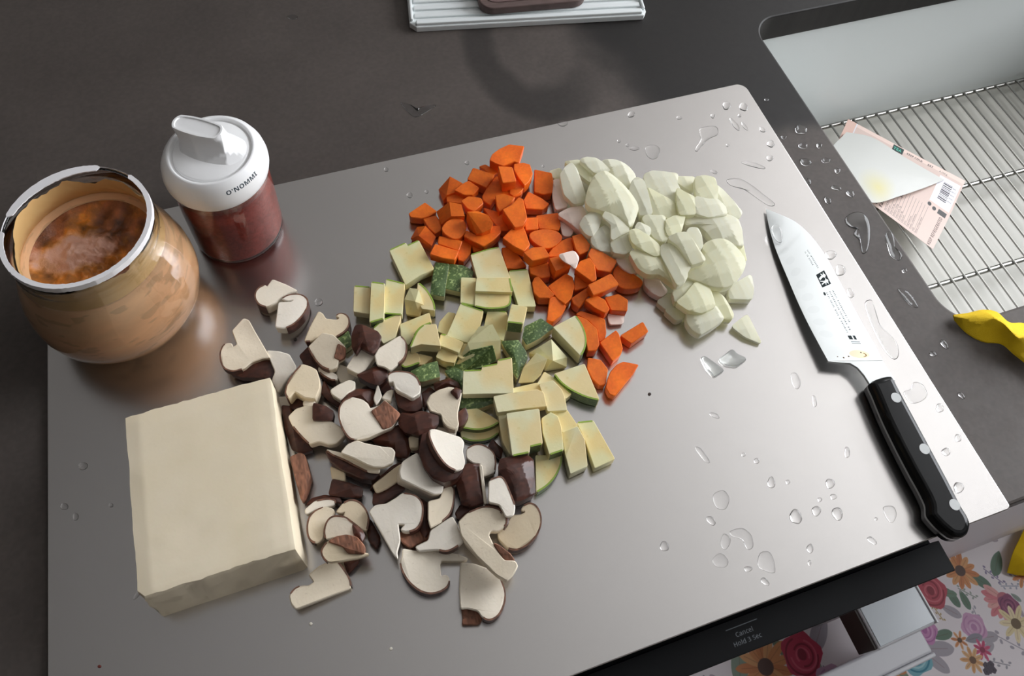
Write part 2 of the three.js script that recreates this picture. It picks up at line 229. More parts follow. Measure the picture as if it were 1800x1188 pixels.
// ---------------------------------------------------------------- seasoning shaker
{ const t = thing('seasoning_shaker', 'white-lidded glass shaker full of red chilli powder behind the paste jar', 'shaker', [-.1655, YB, -.166]);
  part('glass', lathe([[.001, .0005], [.030, .0005], [.0335, .003], [.0343, .008], [.0346, .05], [.0343, .077], [.0325, .083], [.0305, .083], [.0318, .077], [.0322, .05], [.0318, .009], [.029, .006], [.001, .006]]), glass, t);
  const pw = dataTex(512, 256, (u, v) => { const n = fbm(u, v, 5, 3, 5), b = tnoise(u, v, 128, 7); const k = .5 + .75 * n + .18 * (b - .5); return [158 * k, 64 * k * (.85 + .3 * n), 52 * k * (.85 + .3 * n)]; }, true);
  part('chilli_powder', lathe([[.001, .0057], [.0292, .0058], [.0323, .0092], [.0326, .05], [.0322, .072], [.029, .074], [.001, .076]]), phys(0xffffff, .85, { map: pw }), t);
  const prn = canvasTex(2048, 256, (x, w, h) => { x.fillStyle = '#f8f8f8'; x.fillRect(0, 0, w, h); x.fillStyle = '#2d3a44'; x.font = 'bold 50px sans-serif'; x.textAlign = 'center'; x.textBaseline = 'middle'; x.save(); x.translate(165, 80); x.scale(1, .9); x.fillText("O'NOMMI", 0, 0); x.restore(); });
  const lidP = [[.0325, .0815], [.0352, .0812], [.0361, .083], [.0369, .087], [.037, .091], [.036, .0975], [.0335, .1035], [.0305, .1068], [.029, .1074], [.0281, .1066], [.0277, .1048], [.026, .1046], [.0255, .1046]];
  const lg = lathe(lidP, 96); // even out v along the height for the print
  { const p = lg.attributes.position, u = lg.attributes.uv; for (let i = 0; i < p.count; i++) u.setY(i, Math.min(1, Math.max(0, (p.getY(i) - .0815) / .026))); }
  const wm = phys(0xf8f8f8, .32), lm = phys(0xffffff, .32, { map: prn }); part('lid', lg, lm, t);
  part('lid_disc', lathe([[.0262, .1040], [.0262, .1056], [.0252, .1066], [.018, .1072], [.001, .1074]], 64), wm, t);
  { // pouring spout: rises out of the disc towards the back left, ends in a flat stadium
    const K = 10, A = 64, pos = [], idx = [], c = Math.cos, s = Math.sin; const ctr = t.position;
    const e0 = at(322, 216, .1235).sub(ctr), e1 = at(371, 229, .1235).sub(ctr); const dir = V(e1.x - e0.x, 0, e1.z - e0.z).normalize(), nor = V(-dir.z, 0, dir.x), mid = e0.clone().add(e1).multiplyScalar(.5), half = Math.hypot(e1.x - e0.x, e1.z - e0.z) / 2;
    const stad = (a, h, w) => { const x = c(a), y = s(a); return [Math.sign(x) * h * Math.min(1, Math.abs(x) * 1.6) + x * w, y * w]; };
    const ring = (y, cx, cz, h, w) => { for (let a = 0; a < A; a++) { const [l, m] = stad(a / A * Math.PI * 2, h, w); pos.push(cx + dir.x * l + nor.x * m, y, cz + dir.z * l + nor.z * m); } };
    const b = V(.002, 0, -.002); const rings = [];
    for (let k = 0; k <= K; k++) { const f = k / K, e = Math.pow(f, .75), q = 1 - (1 - f) ** 3; rings.push([.1066 + (.123 - .1066) * f, b.x + (mid.x - b.x) * e, b.z + (mid.z - b.z) * e, .009 + (half - .009) * q, .0150 + (.0080 - .0150) * q]); }
    rings.push([.1237, mid.x, mid.z, half, .0075], [.1237, mid.x, mid.z, half, .0062], [.1228, mid.x, mid.z, half, .0057]);
    for (const r of rings) ring(...r); const n = rings.length; for (let k = 0; k < n - 1; k++) for (let a = 0; a < A; a++) { const p = k * A + a, q = k * A + (a + 1) % A; idx.push(p, p + A, q, q, p + A, q + A); }
    pos.push(mid.x, .1228, mid.z); const z = pos.length / 3 - 1; for (let a = 0; a < A; a++) idx.push((n - 1) * A + a, z, (n - 1) * A + (a + 1) % A);
    let g = new THREE.BufferGeometry(); g.setAttribute('position', new THREE.Float32BufferAttribute(pos, 3)); g.setIndex(idx); g = toCreasedNormals(g, .8); part('spout', g, phys(0xf1f1f1, .32, { side: THREE.DoubleSide }), t); } }
// ---------------------------------------------------------------- chef's knife
{ const t = thing('chef_knife', 'steel knife with black three-riveted handle lying along the right edge of the board', 'knife', [0, YB, 0]);
  const loc = (p) => p.sub(V(0, YB, 0));
  const hAt = (y) => .003 + .0085 * Math.min(1, Math.max(0, (y - 368) / 290));
  const edge = [[1346, 367], [1349, 385], [1353, 403], [1360, 428], [1369, 452], [1385, 490], [1402, 530], [1420, 568], [1439, 604], [1456, 635]];
  const spine = [[1346, 367], [1360, 373], [1376, 380], [1398, 391], [1421, 411], [1448, 446], [1478, 500], [1508, 556], [1538, 609], [1551, 634]];
  const P3 = (q) => loc(at(q[0], q[1], hAt(q[1])));
  { const N = 40, pos = [], uv = [], idx = []; const cs = new THREE.CatmullRomCurve3(edge.map(P3), false, 'centripetal'), ce = new THREE.CatmullRomCurve3(spine.map(P3), false, 'centripetal');
    const L = P3(edge[0]).distanceTo(P3(edge.at(-1)));
    for (let i = 0; i <= N; i++) { const a = cs.getPoint(i / N), b = ce.getPoint(i / N); const w = a.distanceTo(b), th = .0009 * Math.min(1, w / .02) + .0001;
      const rows = [[0, 0], [.12, .45], [1, 1], [1, -1], [.12, -.45]]; for (const [f, s] of rows) { const p = a.clone().lerp(b, f); pos.push(p.x, p.y + s * th, p.z); uv.push(i / N, s < 0 ? 0 : f * .98 + .01); } }
    for (let i = 0; i < N; i++) for (let k = 0; k < 5; k++) { const p = i * 5 + k, q = i * 5 + (k + 1) % 5; idx.push(p, q, p + 5, q, q + 5, p + 5); } const e = N * 5; idx.push(e, e + 1, e + 4, e + 1, e + 2, e + 3, e + 1, e + 3, e + 4);
    let g = new THREE.BufferGeometry(); g.setAttribute('position', new THREE.Float32BufferAttribute(pos, 3)); g.setAttribute('uv', new THREE.Float32BufferAttribute(uv, 2)); g.setIndex(idx); g = toCreasedNormals(g, .25);
    const map = canvasTex(2048, 512, (x, w, h) => { x.fillStyle = '#dfe3e3'; x.fillRect(0, 0, w, h); // u runs tip -> heel, v edge -> spine (canvas top = spine)
      x.fillStyle = '#dbdfdf'; for (let k = 0; k < 12; k++) { x.beginPath(); x.ellipse(420 + k * 118, 395 - Math.max(0, 4 - k) * 0, 34, 62, .1, 0, 7); x.fill(); }
      x.save(); x.translate(1290, 155); x.scale(.82, .9); x.fillStyle = '#22282a'; x.fillRect(-62, -58, 124, 116); x.fillStyle = '#dfe3e3'; // two small dancing figures
      for (const s of [-1, 1]) { x.save(); x.translate(s * 25, 0); x.beginPath(); x.arc(0, -34, 12, 0, 7); x.fill(); x.fillRect(-9, -22, 18, 34); x.lineWidth = 10; x.strokeStyle = '#dfe3e3'; x.beginPath(); x.moveTo(-4, 8); x.lineTo(-s * 12 - 6, 46); x.moveTo(4, 8); x.lineTo(-s * 4 + 14, 46); x.moveTo(0, -16); x.lineTo(s * 24, -36); x.moveTo(0, -16); x.lineTo(s * 24, 2); x.moveTo(0, -14); x.lineTo(-s * 20, -30); x.stroke(); x.restore(); } x.restore();
      x.fillStyle = '#5a6265'; x.textBaseline = 'middle'; x.font = '22px sans-serif'; const rows = [[1030, 150, 170], [1030, 185, 140], [1385, 120, 250], [1385, 155, 310], [1385, 190, 330]]; // lettering too small to read in the photograph
      for (const [a, y, l] of rows) for (let q = a; q < a + l;) { const ww = 5 + 9 * rnd(); x.fillRect(q, y - 7, ww * .5, 14); q += ww + 3; if (rnd() < .15) q += 12; }
      x.fillStyle = '#2d3335'; x.beginPath(); x.ellipse(1390, 215, 16, 11, 0, 0, 7); x.fill(); x.fillRect(1735, 140, 36, 22); x.fillRect(1735, 174, 36, 34); x.fillStyle = '#7b8284'; x.fillRect(1785, 126, 8, 80); x.fillRect(1803, 126, 8, 80);
      x.fillStyle = 'rgba(214,190,130,.45)'; x.beginPath(); x.ellipse(1950, 190, 60, 90, 0, 0, 7); x.fill(); x.fillStyle = '#4a3416'; for (const [a, y, r] of [[1985, 300, 10], [2004, 352, 9], [1990, 402, 7], [1925, 170, 9]]) { x.beginPath(); x.ellipse(a, y, r, r * .8, 0, 0, 7); x.fill(); } x.strokeStyle = '#7a5a22'; x.lineWidth = 10; x.beginPath(); x.arc(1960, 160, 26, 3.4, 6.4); x.stroke(); });
    part('blade', g, phys(0xffffff, .34, { map, metalness: .85 }), t); }
  { // bolster and tang between blade and handle
    const hi = .0115, q = [[1456, 635], [1478, 637], [1495, 638], [1508, 646], [1520, 660], [1530, 676], [1537, 684], [1573, 668], [1551, 634]].map((p) => loc(at(p[0], p[1], hi)));
    const s = new THREE.Shape(q.map((p) => new THREE.Vector2(p.x, p.z))); const g = new THREE.ExtrudeGeometry(s, { depth: .0018, bevelEnabled: true, bevelSize: .0003, bevelThickness: .0003, bevelSegments: 1 }); g.rotateX(Math.PI / 2); g.translate(0, hi - .0003, 0); planarUV(g);
    part('bolster', g, phys(0xcfd3d2, .3, { metalness: .9 }), t); }
  const R = [[1568, 659], [1585, 688], [1612, 738], [1640, 790], [1668, 842], [1692, 888], [1703, 906]], Lf = [[1534, 669], [1541, 690], [1560, 735], [1583, 782], [1606, 826], [1626, 862], [1636, 884]];
  const butt = [[1708, 921], [1704, 936], [1694, 943], [1676, 940], [1655, 923], [1638, 903]];
  const outline = (h, grow) => { const p = [...R, ...butt, ...Lf.slice().reverse()].map((q) => loc(at(q[0], q[1], h))); const c = new THREE.CatmullRomCurve3(p, true, 'catmullrom', .35); const n = 90, o = []; const cen = p.reduce((a, b) => a.add(b.clone().multiplyScalar(1 / p.length)), V(0, 0, 0)); for (let i = 0; i < n; i++) o.push(c.getPoint(i / n)); return o; };
  const inset = (o, d) => o.map((p, i) => { const a = o[(i + o.length - 1) % o.length], b = o[(i + 1) % o.length]; const tx = b.x - a.x, tz = b.z - a.z, l = Math.hypot(tx, tz) || 1; return V(p.x + d * (-tz / l), p.y, p.z + d * (tx / l)); });
  const base = outline(.0185, 0); let sgn = 1; { let A = 0; for (let i = 0; i < base.length; i++) { const p = base[i], q = base[(i + 1) % base.length]; A += p.x * q.z - q.x * p.z; } sgn = A > 0 ? 1 : -1; }
  function scale(y0, y1, up) { // one handle scale: rounded outwards
    const rings = up ? [[y0, 0], [y1 - .0030, .0001], [y1 - .0012, .0009], [y1 - .0003, .0022], [y1, .0040]] : [[y1, 0], [y0 + .0030, .0001], [y0 + .0012, .0009], [y0 + .0002, .0022], [y0, .0040]];
    const pos = [], idx = [], n = base.length; for (const [y, d] of rings) for (const p of inset(base, d * sgn)) pos.push(p.x, y, p.z); for (let k = 0; k < rings.length - 1; k++) for (let i = 0; i < n; i++) { const p = k * n + i, q = k * n + (i + 1) % n; idx.push(p, q, p + n, q, q + n, p + n); }
    const cap = (k, f) => { const tri = THREE.ShapeUtils.triangulateShape(Array.from({ length: n }, (_, i) => new THREE.Vector2(pos[(k * n + i) * 3], pos[(k * n + i) * 3 + 2])), []); for (const [a, b, c] of tri) f ? idx.push(k * n + a, k * n + c, k * n + b) : idx.push(k * n + a, k * n + b, k * n + c); }; cap(rings.length - 1, true); cap(0, false);
    let g = new THREE.BufferGeometry(); g.setAttribute('position', new THREE.Float32BufferAttribute(pos, 3)); g.setIndex(idx); g = toCreasedNormals(g, .6); planarUV(g); return g; }
  const hm = phys(0x0a0b0c, .3, { specularIntensity: .5, side: THREE.DoubleSide }); part('handle_scale', scale(.0104, .0185, true), hm, t); part('handle_scale', scale(.0003, .0082, false), hm, t);
  { const n = base.length, pos = [], idx = []; for (const y of [.0082, .0104]) for (const p of inset(base, -.0001 * sgn)) pos.push(p.x, y, p.z); for (let i = 0; i < n; i++) { const q = (i + 1) % n; idx.push(i, q, i + n, q, q + n, i + n); } const tri = THREE.ShapeUtils.triangulateShape(Array.from({ length: n }, (_, i) => new THREE.Vector2(pos[i * 3], pos[i * 3 + 2])), []); for (const [a, b, c] of tri) { idx.push(a, b, c, a + n, c + n, b + n); }
    let g = new THREE.BufferGeometry(); g.setAttribute('position', new THREE.Float32BufferAttribute(pos, 3)); g.setIndex(idx); g = toCreasedNormals(g, .6); part('tang', planarUV(g), phys(0xb9bcbb, .35, { metalness: .9, side: THREE.DoubleSide }), t); }
  for (const [x, y] of [[1575, 699], [1625, 789], [1678, 887]]) { const p = loc(at(x, y, .0185)); const g = new THREE.CylinderGeometry(.0036, .0036, .0182, 28); g.translate(p.x, .0097, p.z); part('rivet', g, phys(0xa9abaa, .5, { metalness: .5 }), t); } }
// ---------------------------------------------------------------- ribbed tray and wooden coaster at the back
{ const A = at(722, 42, .008), B = at(1137, 20, .008); const ang = Math.atan2(B.z - A.z, B.x - A.x), W = Math.hypot(B.x - A.x, B.z - A.z), D = .16;
  const t = thing('ribbed_tray', 'white ribbed plastic tray lying at the back of the dark counter', 'tray', [A.x, CT, A.z]); t.rotation.y = -ang;
  const s = new THREE.Shape(), c = .006; s.moveTo(c, 0); s.lineTo(W - c * .5, 0); s.lineTo(W, c * .8); s.lineTo(W, D); s.lineTo(0, D); s.lineTo(0, c); s.closePath();
  const g = new THREE.ExtrudeGeometry(s, { depth: .005, bevelEnabled: true, bevelSize: .001, bevelThickness: .001, bevelSegments: 2 }); g.rotateX(-Math.PI / 2); g.translate(0, .001, 0); const wm = phys(0xdfe4e4, .4); part('base', planarUV(g), wm, t);
  for (let k = 0; k < 14; k++) part('rib', rbox(.004, W - .004, .0065, .0092, -.0105 - k * .0105 - .006, -.0105 - k * .0105, .0012), wm, t);
  part('front_rim', rbox(.005, W - .004, .006, .0105, -.006, -.0005, .0012), wm, t); part('side_rim', rbox(0, .003, .006, .0105, -.155, -.007, .0012), wm, t); part('side_rim', rbox(W - .003, W, .006, .0105, -.155, -.006, .0012), wm, t);
  const q = at(848, 12, .018), r2 = at(985, 0, .018), a2 = Math.atan2(r2.z - q.z, r2.x - q.x) * 1; const k = thing('trivet', 'dark brown rounded trivet resting on the white ribbed tray', 'trivet', [q.x, CT + .0098, q.z]); k.rotation.y = -a2;
  const ss = new THREE.Shape(), R = .012, w = .105, d = .1; ss.moveTo(R, 0); ss.lineTo(w - R, 0); ss.absarc(w - R, R, R, -Math.PI / 2, 0); ss.lineTo(w, d - R); ss.absarc(w - R, d - R, R, 0, Math.PI / 2); ss.lineTo(R, d); ss.absarc(R, d - R, R, Math.PI / 2, Math.PI); ss.lineTo(0, R); ss.absarc(R, R, R, Math.PI, 1.5 * Math.PI);
  const g2 = new THREE.ExtrudeGeometry(ss, { depth: .0065, bevelEnabled: true, bevelSize: .0015, bevelThickness: .0015, bevelSegments: 3 }); g2.rotateX(-Math.PI / 2); g2.translate(0, .0015, 0); planarUV(g2);
  const wood = dataTex(256, 256, (u, v) => { const n = fbm(u, v, 4, 5, 4), l = tnoise(u * .25, v, 64, 2); const kk = .8 + .25 * n + .15 * l; return [96 * kk, 78 * kk, 74 * kk]; }, true); part('slab', g2, phys(0xffffff, .55, { map: rep(wood, 10) }), k);
  const ss2 = new THREE.Shape(); const i = .006; ss2.moveTo(i + R, i); ss2.lineTo(w - i - R, i); ss2.quadraticCurveTo(w - i, i, w - i, i + R); ss2.lineTo(w - i, d - i - R); ss2.quadraticCurveTo(w - i, d - i, w - i - R, d - i); ss2.lineTo(i + R, d - i); ss2.quadraticCurveTo(i, d - i, i, d - i - R); ss2.lineTo(i, i + R); ss2.quadraticCurveTo(i, i, i + R, i);
  const g3 = new THREE.ExtrudeGeometry(ss2, { depth: .0008, bevelEnabled: false }); g3.rotateX(-Math.PI / 2); g3.translate(0, .0094, 0); part('top_inlay', planarUV(g3), phys(0x6b5553, .6), k); }
// ---------------------------------------------------------------- thin sheets: printed label in the sink, yellow cloths
function sheet(grid, th) {                              // grid[row][col] of Vector3 -> thickened smooth surface
  const S = 6, rows = grid.map((r) => new THREE.CatmullRomCurve3(r, false, 'centripetal')), nc = (grid[0].length - 1) * S, nr = (grid.length - 1) * S, pts = [];
  for (let j = 0; j <= nc; j++) { const col = new THREE.CatmullRomCurve3(rows.map((c) => c.getPoint(j / nc)), false, 'centripetal'); for (let i = 0; i <= nr; i++) (pts[i] ??= [])[j] = col.getPoint(i / nr); }
  const pos = [], uv = [], idx = [], W = nc + 1, H = nr + 1; for (const s of [1, 0]) for (let i = 0; i < H; i++) for (let j = 0; j < W; j++) { const p = pts[i][j]; pos.push(p.x, p.y - (s ? 0 : th), p.z); uv.push(j / nc, 1 - i / nr); }
  const o = W * H; for (let i = 0; i < nr; i++) for (let j = 0; j < nc; j++) { const a = i * W + j; idx.push(a, a + W, a + 1, a + 1, a + W, a + W + 1, o + a, o + a + 1, o + a + W, o + a + 1, o + a + W + 1, o + a + W); }
  const rim = []; for (let j = 0; j < W; j++) rim.push(j); for (let i = 1; i < H; i++) rim.push(i * W + W - 1); for (let j = W - 2; j >= 0; j--) rim.push((H - 1) * W + j); for (let i = H - 2; i > 0; i--) rim.push(i * W);
  rim.forEach((a, k) => { const b = rim[(k + 1) % rim.length]; idx.push(a, b, o + a, b, o + b, o + a); });
  let g = new THREE.BufferGeometry(); g.setAttribute('position', new THREE.Float32BufferAttribute(pos, 3)); g.setAttribute('uv', new THREE.Float32BufferAttribute(uv, 2)); g.setIndex(idx); return toCreasedNormals(g, .9);
}
const G = (rows) => rows.map((r) => r.map(([x, y, h]) => at(x, y, h)));
{ const t = thing('food_label', 'torn pink printed food label with a folded white flap lying on the sink rack', 'label');
  const pr = canvasTex(1024, 640, (x, w, h) => { x.fillStyle = '#dcc4ba'; x.fillRect(0, 0, w, h); x.fillStyle = '#efd6cb'; x.fillRect(0, 0, w, 36);
    x.fillStyle = '#e6e2e6'; x.fillRect(0, 0, 90, 500); x.fillStyle = '#e6c2b4'; x.fillRect(0, 0, 80, 480);
    x.fillStyle = '#15332f'; x.fillRect(420, 8, 92, 62); x.fillStyle = '#4fc0a6'; x.font = 'bold 40px sans-serif'; x.fillText('TEA', 428, 54);
    x.fillStyle = '#3a3330'; x.font = 'bold 26px sans-serif'; x.fillText('KEEP COLD', 540, 40); x.fillText('EAT', 720, 40); x.font = '20px sans-serif'; x.fillText('A 250 g', 820, 38);
    // white bar-code patch in the right corner
    x.fillStyle = '#efecf3'; x.fillRect(838, 60, 170, 250); x.fillStyle = '#2a2830'; for (let q = 0, y = 100; y < 250; q++) { const b = 3 + (q * 7) % 9; x.fillRect(885, y, 72, b); y += b + 4 + (q * 5) % 6; } x.font = '15px sans-serif'; for (let k = 0; k < 5; k++) x.fillText('00' + k * 13, 962, 118 + k * 30);
    x.save(); x.translate(500, 640); x.rotate(-Math.PI / 2); x.fillStyle = '#40312c'; x.font = 'bold 40px sans-serif'; x.fillText('Nutrition', 20, -30); x.fillText('Facts', 20, 14); x.font = '18px sans-serif';
    const rows = ['Serving size', 'Calories', 'Total Fat 4g', 'Sodium 10mg', 'Total Carb. 2g', 'Protein 8g', 'Calcium', 'Iron', 'Ingredients:', 'water, soybeans,', 'salt', 'Keep refrigerated']; rows.forEach((r, k) => { x.fillText(r, 20, 48 + k * 27); x.fillRect(20, 53 + k * 27, 250, 1.5); }); x.font = 'bold 44px sans-serif'; x.fillText('101', 190, 140); x.fillRect(16, -70, 300, 5); x.restore();
    x.save(); x.translate(1000, 640); x.rotate(-Math.PI / 2); x.fillStyle = '#5a4640'; x.font = 'bold 38px sans-serif'; x.fillText('KEEP REFRIGERATED', 8, -14, 250); x.restore(); x.fillStyle = '#2c2a2a'; x.fillRect(930, 330, 70, 40); x.beginPath(); x.arc(850, 340, 16, 0, 7); x.arc(896, 352, 16, 0, 7); x.fill(); });
  part('printed_side', sheet(G([[[1491, 209, -.218], [1590, 262, -.221], [1697, 318, -.218]], [[1470, 255, -.221], [1570, 310, -.221], [1670, 378, -.2205]], [[1450, 300, -.219], [1548, 369, -.2205], [1640, 438, -.221]]]), .0003), phys(0xffffff, .45, { map: pr }), t);
  const fl = canvasTex(256, 128, (x, w, h) => { x.fillStyle = '#cfcfca'; x.fillRect(0, 0, w, h); const g = x.createRadialGradient(120, 96, 4, 120, 96, 46); g.addColorStop(0, 'rgba(212,200,130,.7)'); g.addColorStop(1, 'rgba(212,205,160,0)'); x.fillStyle = g; x.fillRect(0, 0, w, h); });
  part('folded_flap', sheet(G([[[1488, 232, -.216], [1532, 241, -.216], [1590, 276, -.2165], [1660, 316, -.218]], [[1450, 275, -.212], [1510, 300, -.209], [1580, 312, -.211], [1645, 322, -.2165]], [[1440, 320, -.212], [1532, 356, -.212], [1580, 345, -.213], [1625, 330, -.2155]]]), .0003), phys(0xffffff, .5, { map: fl }), t); }
{ const ym = phys(0xf8cf10, .8, { bumpMap: rep(fine, 5), bumpScale: .0006, sheen: .3, sheenColor: new THREE.Color(0xffe24a) });
  tag(mesh('dish_cloth', sheet(G([[[1676, 553, .002], [1700, 550, .003], [1730, 544, .004], [1752, 548, .007], [1774, 566, .007], [1800, 568, .006], [1870, 600, .006]], [[1677, 556, .003], [1700, 560, .007], [1732, 558, .011], [1760, 566, .015], [1784, 588, .017], [1815, 600, .014], [1870, 640, .012]], [[1678, 559, .002], [1702, 572, .004], [1734, 580, .005], [1764, 588, .008], [1788, 604, .012], [1815, 622, .010], [1865, 665, .009]], [[1678, 561, -.0005], [1700, 584, -.0005], [1730, 600, 0], [1762, 604, .003], [1784, 622, .006], [1806, 640, .005], [1850, 690, .003]]]), .0015), ym), 'yellow dish cloth bunched over the sink corner on the dark counter', 'cloth');
  tag(mesh('dish_cloth', sheet(G([[[1812, 905, -.875], [1795, 942, -.872], [1781, 972, -.87], [1771, 1006, -.886]], [[1840, 930, -.86], [1820, 962, -.862], [1802, 990, -.864], [1786, 1010, -.884]], [[1880, 960, -.87], [1850, 990, -.868], [1830, 1005, -.872], [1805, 1012, -.886]]]), .002), ym), 'yellow cloth corner lying on the floral mat at the right frame edge', 'cloth'); }
// ---------------------------------------------------------------- floral floor mat
{ const X0 = -.1, X1 = 1.3, Z0 = .19, Z1 = .89, w = 2048, h = 1024; const s = w / (X1 - X0); const mp = (px, py) => { const p = at(px, py, -.895); return [(p.x - X0) * s, (p.z - Z0) * s]; };
  const tex = canvasTex(w, h, (x) => {
    x.fillStyle = '#efe7e9'; x.fillRect(0, 0, w, h); const sc = s * 1.498 / 1486;
    const petal = (cx, cy, a, l, wd, col) => { x.save(); x.translate(cx, cy); x.rotate(a); x.fillStyle = col; x.beginPath(); x.moveTo(0, 0); x.bezierCurveTo(l * .3, -wd, l * .9, -wd, l, 0); x.bezierCurveTo(l * .9, wd, l * .3, wd, 0, 0); x.fill(); x.strokeStyle = 'rgba(90,40,20,.22)'; x.lineWidth = 1.5; x.beginPath(); x.moveTo(l * .15, 0); x.lineTo(l * .8, 0); x.stroke(); x.restore(); };
    const daisy = (cx, cy, r, cols, cc, n = 12, a0 = 0, a1 = 6.283) => { for (let k = 0; k < n; k++) petal(cx, cy, a0 + (a1 - a0) * k / n, r * rr(.85, 1.05), r * .2, cols[k % cols.length]); x.fillStyle = cc; x.beginPath(); x.ellipse(cx, cy, r * .27, r * .25, 0, 0, 7); x.fill(); };
    const rose = (cx, cy, r, base, darkc, lightc) => { x.fillStyle = base; x.beginPath(); for (let k = 0; k <= 24; k++) { const a = k / 24 * 6.283, q = r * (1 + .09 * Math.sin(a * 5 + cx)); x.lineTo(cx + q * Math.cos(a), cy + q * Math.sin(a)); } x.fill(); for (let k = 5; k > 0; k--) { x.strokeStyle = k % 2 ? darkc : lightc; x.lineWidth = r * .09; x.beginPath(); x.arc(cx + rr(-1, 1) * r * .06, cy + rr(-1, 1) * r * .06, r * k * .16, k * 1.3, k * 1.3 + 4.4); x.stroke(); } x.fillStyle = darkc; x.beginPath(); x.ellipse(cx, cy, r * .22, r * .26, 0, 0, 7); x.fill(); };
    const leaf = (cx, cy, a, l, col) => { petal(cx - Math.cos(a) * l / 2, cy - Math.sin(a) * l / 2, a, l, l * .28, col); };
    const sprig = (cx, cy, a, l, col) => { x.save(); x.translate(cx, cy); x.rotate(a); x.strokeStyle = col; x.lineWidth = 2.2; x.beginPath(); x.moveTo(-l / 2, 0); x.lineTo(l / 2, 0); x.stroke(); x.fillStyle = col; for (let k = 0; k < 7; k++) { x.beginPath(); x.ellipse(-l / 2 + l * k / 6, (k % 2 ? 1 : -1) * l * .1, l * .07, l * .045, k, 0, 7); x.fill(); } x.restore(); };
    const OR = ['#d9935c', '#cf8450', '#e0a56e'], PK = ['#dd8f92', '#d77c84', '#e3a6a2'];
    for (let k = 0; k < 240; k++) { const a = rr(0, w), b = rr(0, h), t = k % 6; if (t < 3) leaf(a, b, rr(0, 6), rr(24, 60), ['#b9aab4', '#93a193', '#c3b3bd'][t]); else sprig(a, b, rr(0, 6), rr(30, 60), ['#a59aac', '#9b8f9d', '#b7a3ab'][t - 3]); }
    const F = (f, px, py, r, ...o) => { const [a, b] = mp(px, py); f(a, b, r * sc, ...o); };
    const Lf = (px, py, a, l, c) => { const [u, v] = mp(px, py); leaf(u, v, a, l * sc, c); }; const Sp = (px, py, a, l, c) => { const [u, v] = mp(px, py); sprig(u, v, a, l * sc, c); };
    const gr = '#627c68', gy = '#aca5ad';
    Lf(1752, 990, 2.4, 44, gr); Lf(1675, 1050, 1.4, 32, gr); Lf(1696, 1054, 1.6, 30, gr); Lf(1722, 1020, .9, 40, gr); Lf(1657, 1116, .1, 34, gr); Lf(1668, 1043, .4, 26, '#6f8a74'); Lf(1300, 1165, 2, 62, '#8b9a89'); Lf(1440, 1112, 2.4, 60, gy); Lf(1375, 1140, 1, 40, '#75866f'); Lf(1575, 1188, .3, 40, '#7d9077');
    Lf(1735, 1120, .2, 38, gy); Lf(1650, 1140, .3, 50, gy); Lf(1645, 1162, 1, 46, gy); Lf(1672, 1074, .8, 34, gy); Lf(1735, 1140, -.2, 30, gy); Lf(1618, 1078, 2, 34, gy); Lf(1786, 1050, 1, 18, '#8d9a92');
    Sp(1746, 1012, 1, 34, '#8d83a0'); Sp(1780, 1132, .8, 50, '#a8a0aa'); Sp(1720, 1090, 1.7, 36, '#a9a4ae'); Sp(1648, 1076, 1.4, 26, '#b59a6a'); Sp(1755, 1165, .5, 36, '#9f9aa2'); Sp(1700, 1042, .8, 30, '#9aa096'); Sp(1775, 1030, .3, 30, '#a6a6b6');
    F(daisy, 1688, 1003, 32, OR, '#5a4136'); F(rose, 1636, 1038, 26, '#bd4a58', '#8d2637', '#cf6b76'); F(rose, 1625, 1107, 20, '#c98bb8', '#b06aa2', '#d9a6cc'); F(rose, 1606, 1150, 28, '#76b0bd', '#2f7f95', '#a3ced4'); F(daisy, 1555, 1172, 36, OR, '#c27a4a'); F(daisy, 1687, 1125, 14, OR, '#5d4028', 7); F(rose, 1712, 1102, 20, '#cfa0c0', '#bb86ae', '#dbb8cf'); Lf(1712, 1122, .1, 30, '#8f8c96');
    F(daisy, 1727, 1142, 16, ['#d2567e', '#c5406c'], '#8f2348', 8); F(daisy, 1710, 1160, 20, ['#dfb07c', '#d9a269'], '#6d4a2c', 9); for (const [a, b] of [[1734, 1170], [1742, 1168], [1738, 1178], [1746, 1177], [1734, 1180]]) F(rose, a, b, 5, '#4b3f4c', '#352c38', '#5a4d5a');
    F(daisy, 1764, 1052, 38, PK, '#c0707a', 9, 1.4, 4.4); F(rose, 1774, 1065, 17, '#8c4668', '#6b2c50', '#a4627f'); F(daisy, 1786, 1096, 30, ['#e4d3a4', '#ead9b2'], '#6b5636', 9); F(daisy, 1797, 1012, 20, OR, '#b06a3c', 8);
    F(daisy, 1346, 1172, 46, OR, '#5b4038', 13); F(rose, 1410, 1150, 31, '#c23a56', '#8d2038', '#d65d74'); F(rose, 1462, 1200, 24, '#c7a0ba', '#b284a6', '#dcbccf');
    for (let k = 0; k < 26; k++) { const a = rr(0, w), b = rr(h * .45, h); [() => daisy(a, b, rr(35, 55), OR, '#5a4136'), () => rose(a, b, rr(30, 45), '#bd4a58', '#8d2637', '#cf6b76'), () => rose(a, b, rr(30, 40), '#76b0bd', '#2f7f95', '#a3ced4'), () => daisy(a, b, rr(30, 40), PK, '#8c4668')][k % 4](); }
  });
  const g = rbox(X0, X1, 0, .008, Z0, Z1, .003); const p = g.attributes.position, uv = g.attributes.uv; for (let i = 0; i < p.count; i++) uv.setXY(i, (p.getX(i) - X0) / (X1 - X0), 1 - (p.getZ(i) - Z0) / (Z1 - Z0));
  tag(mesh('floor_mat', g, phys(0xffffff, .55, { map: tex })), 'pale floor mat printed with flowers in front of the counter', 'mat'); }
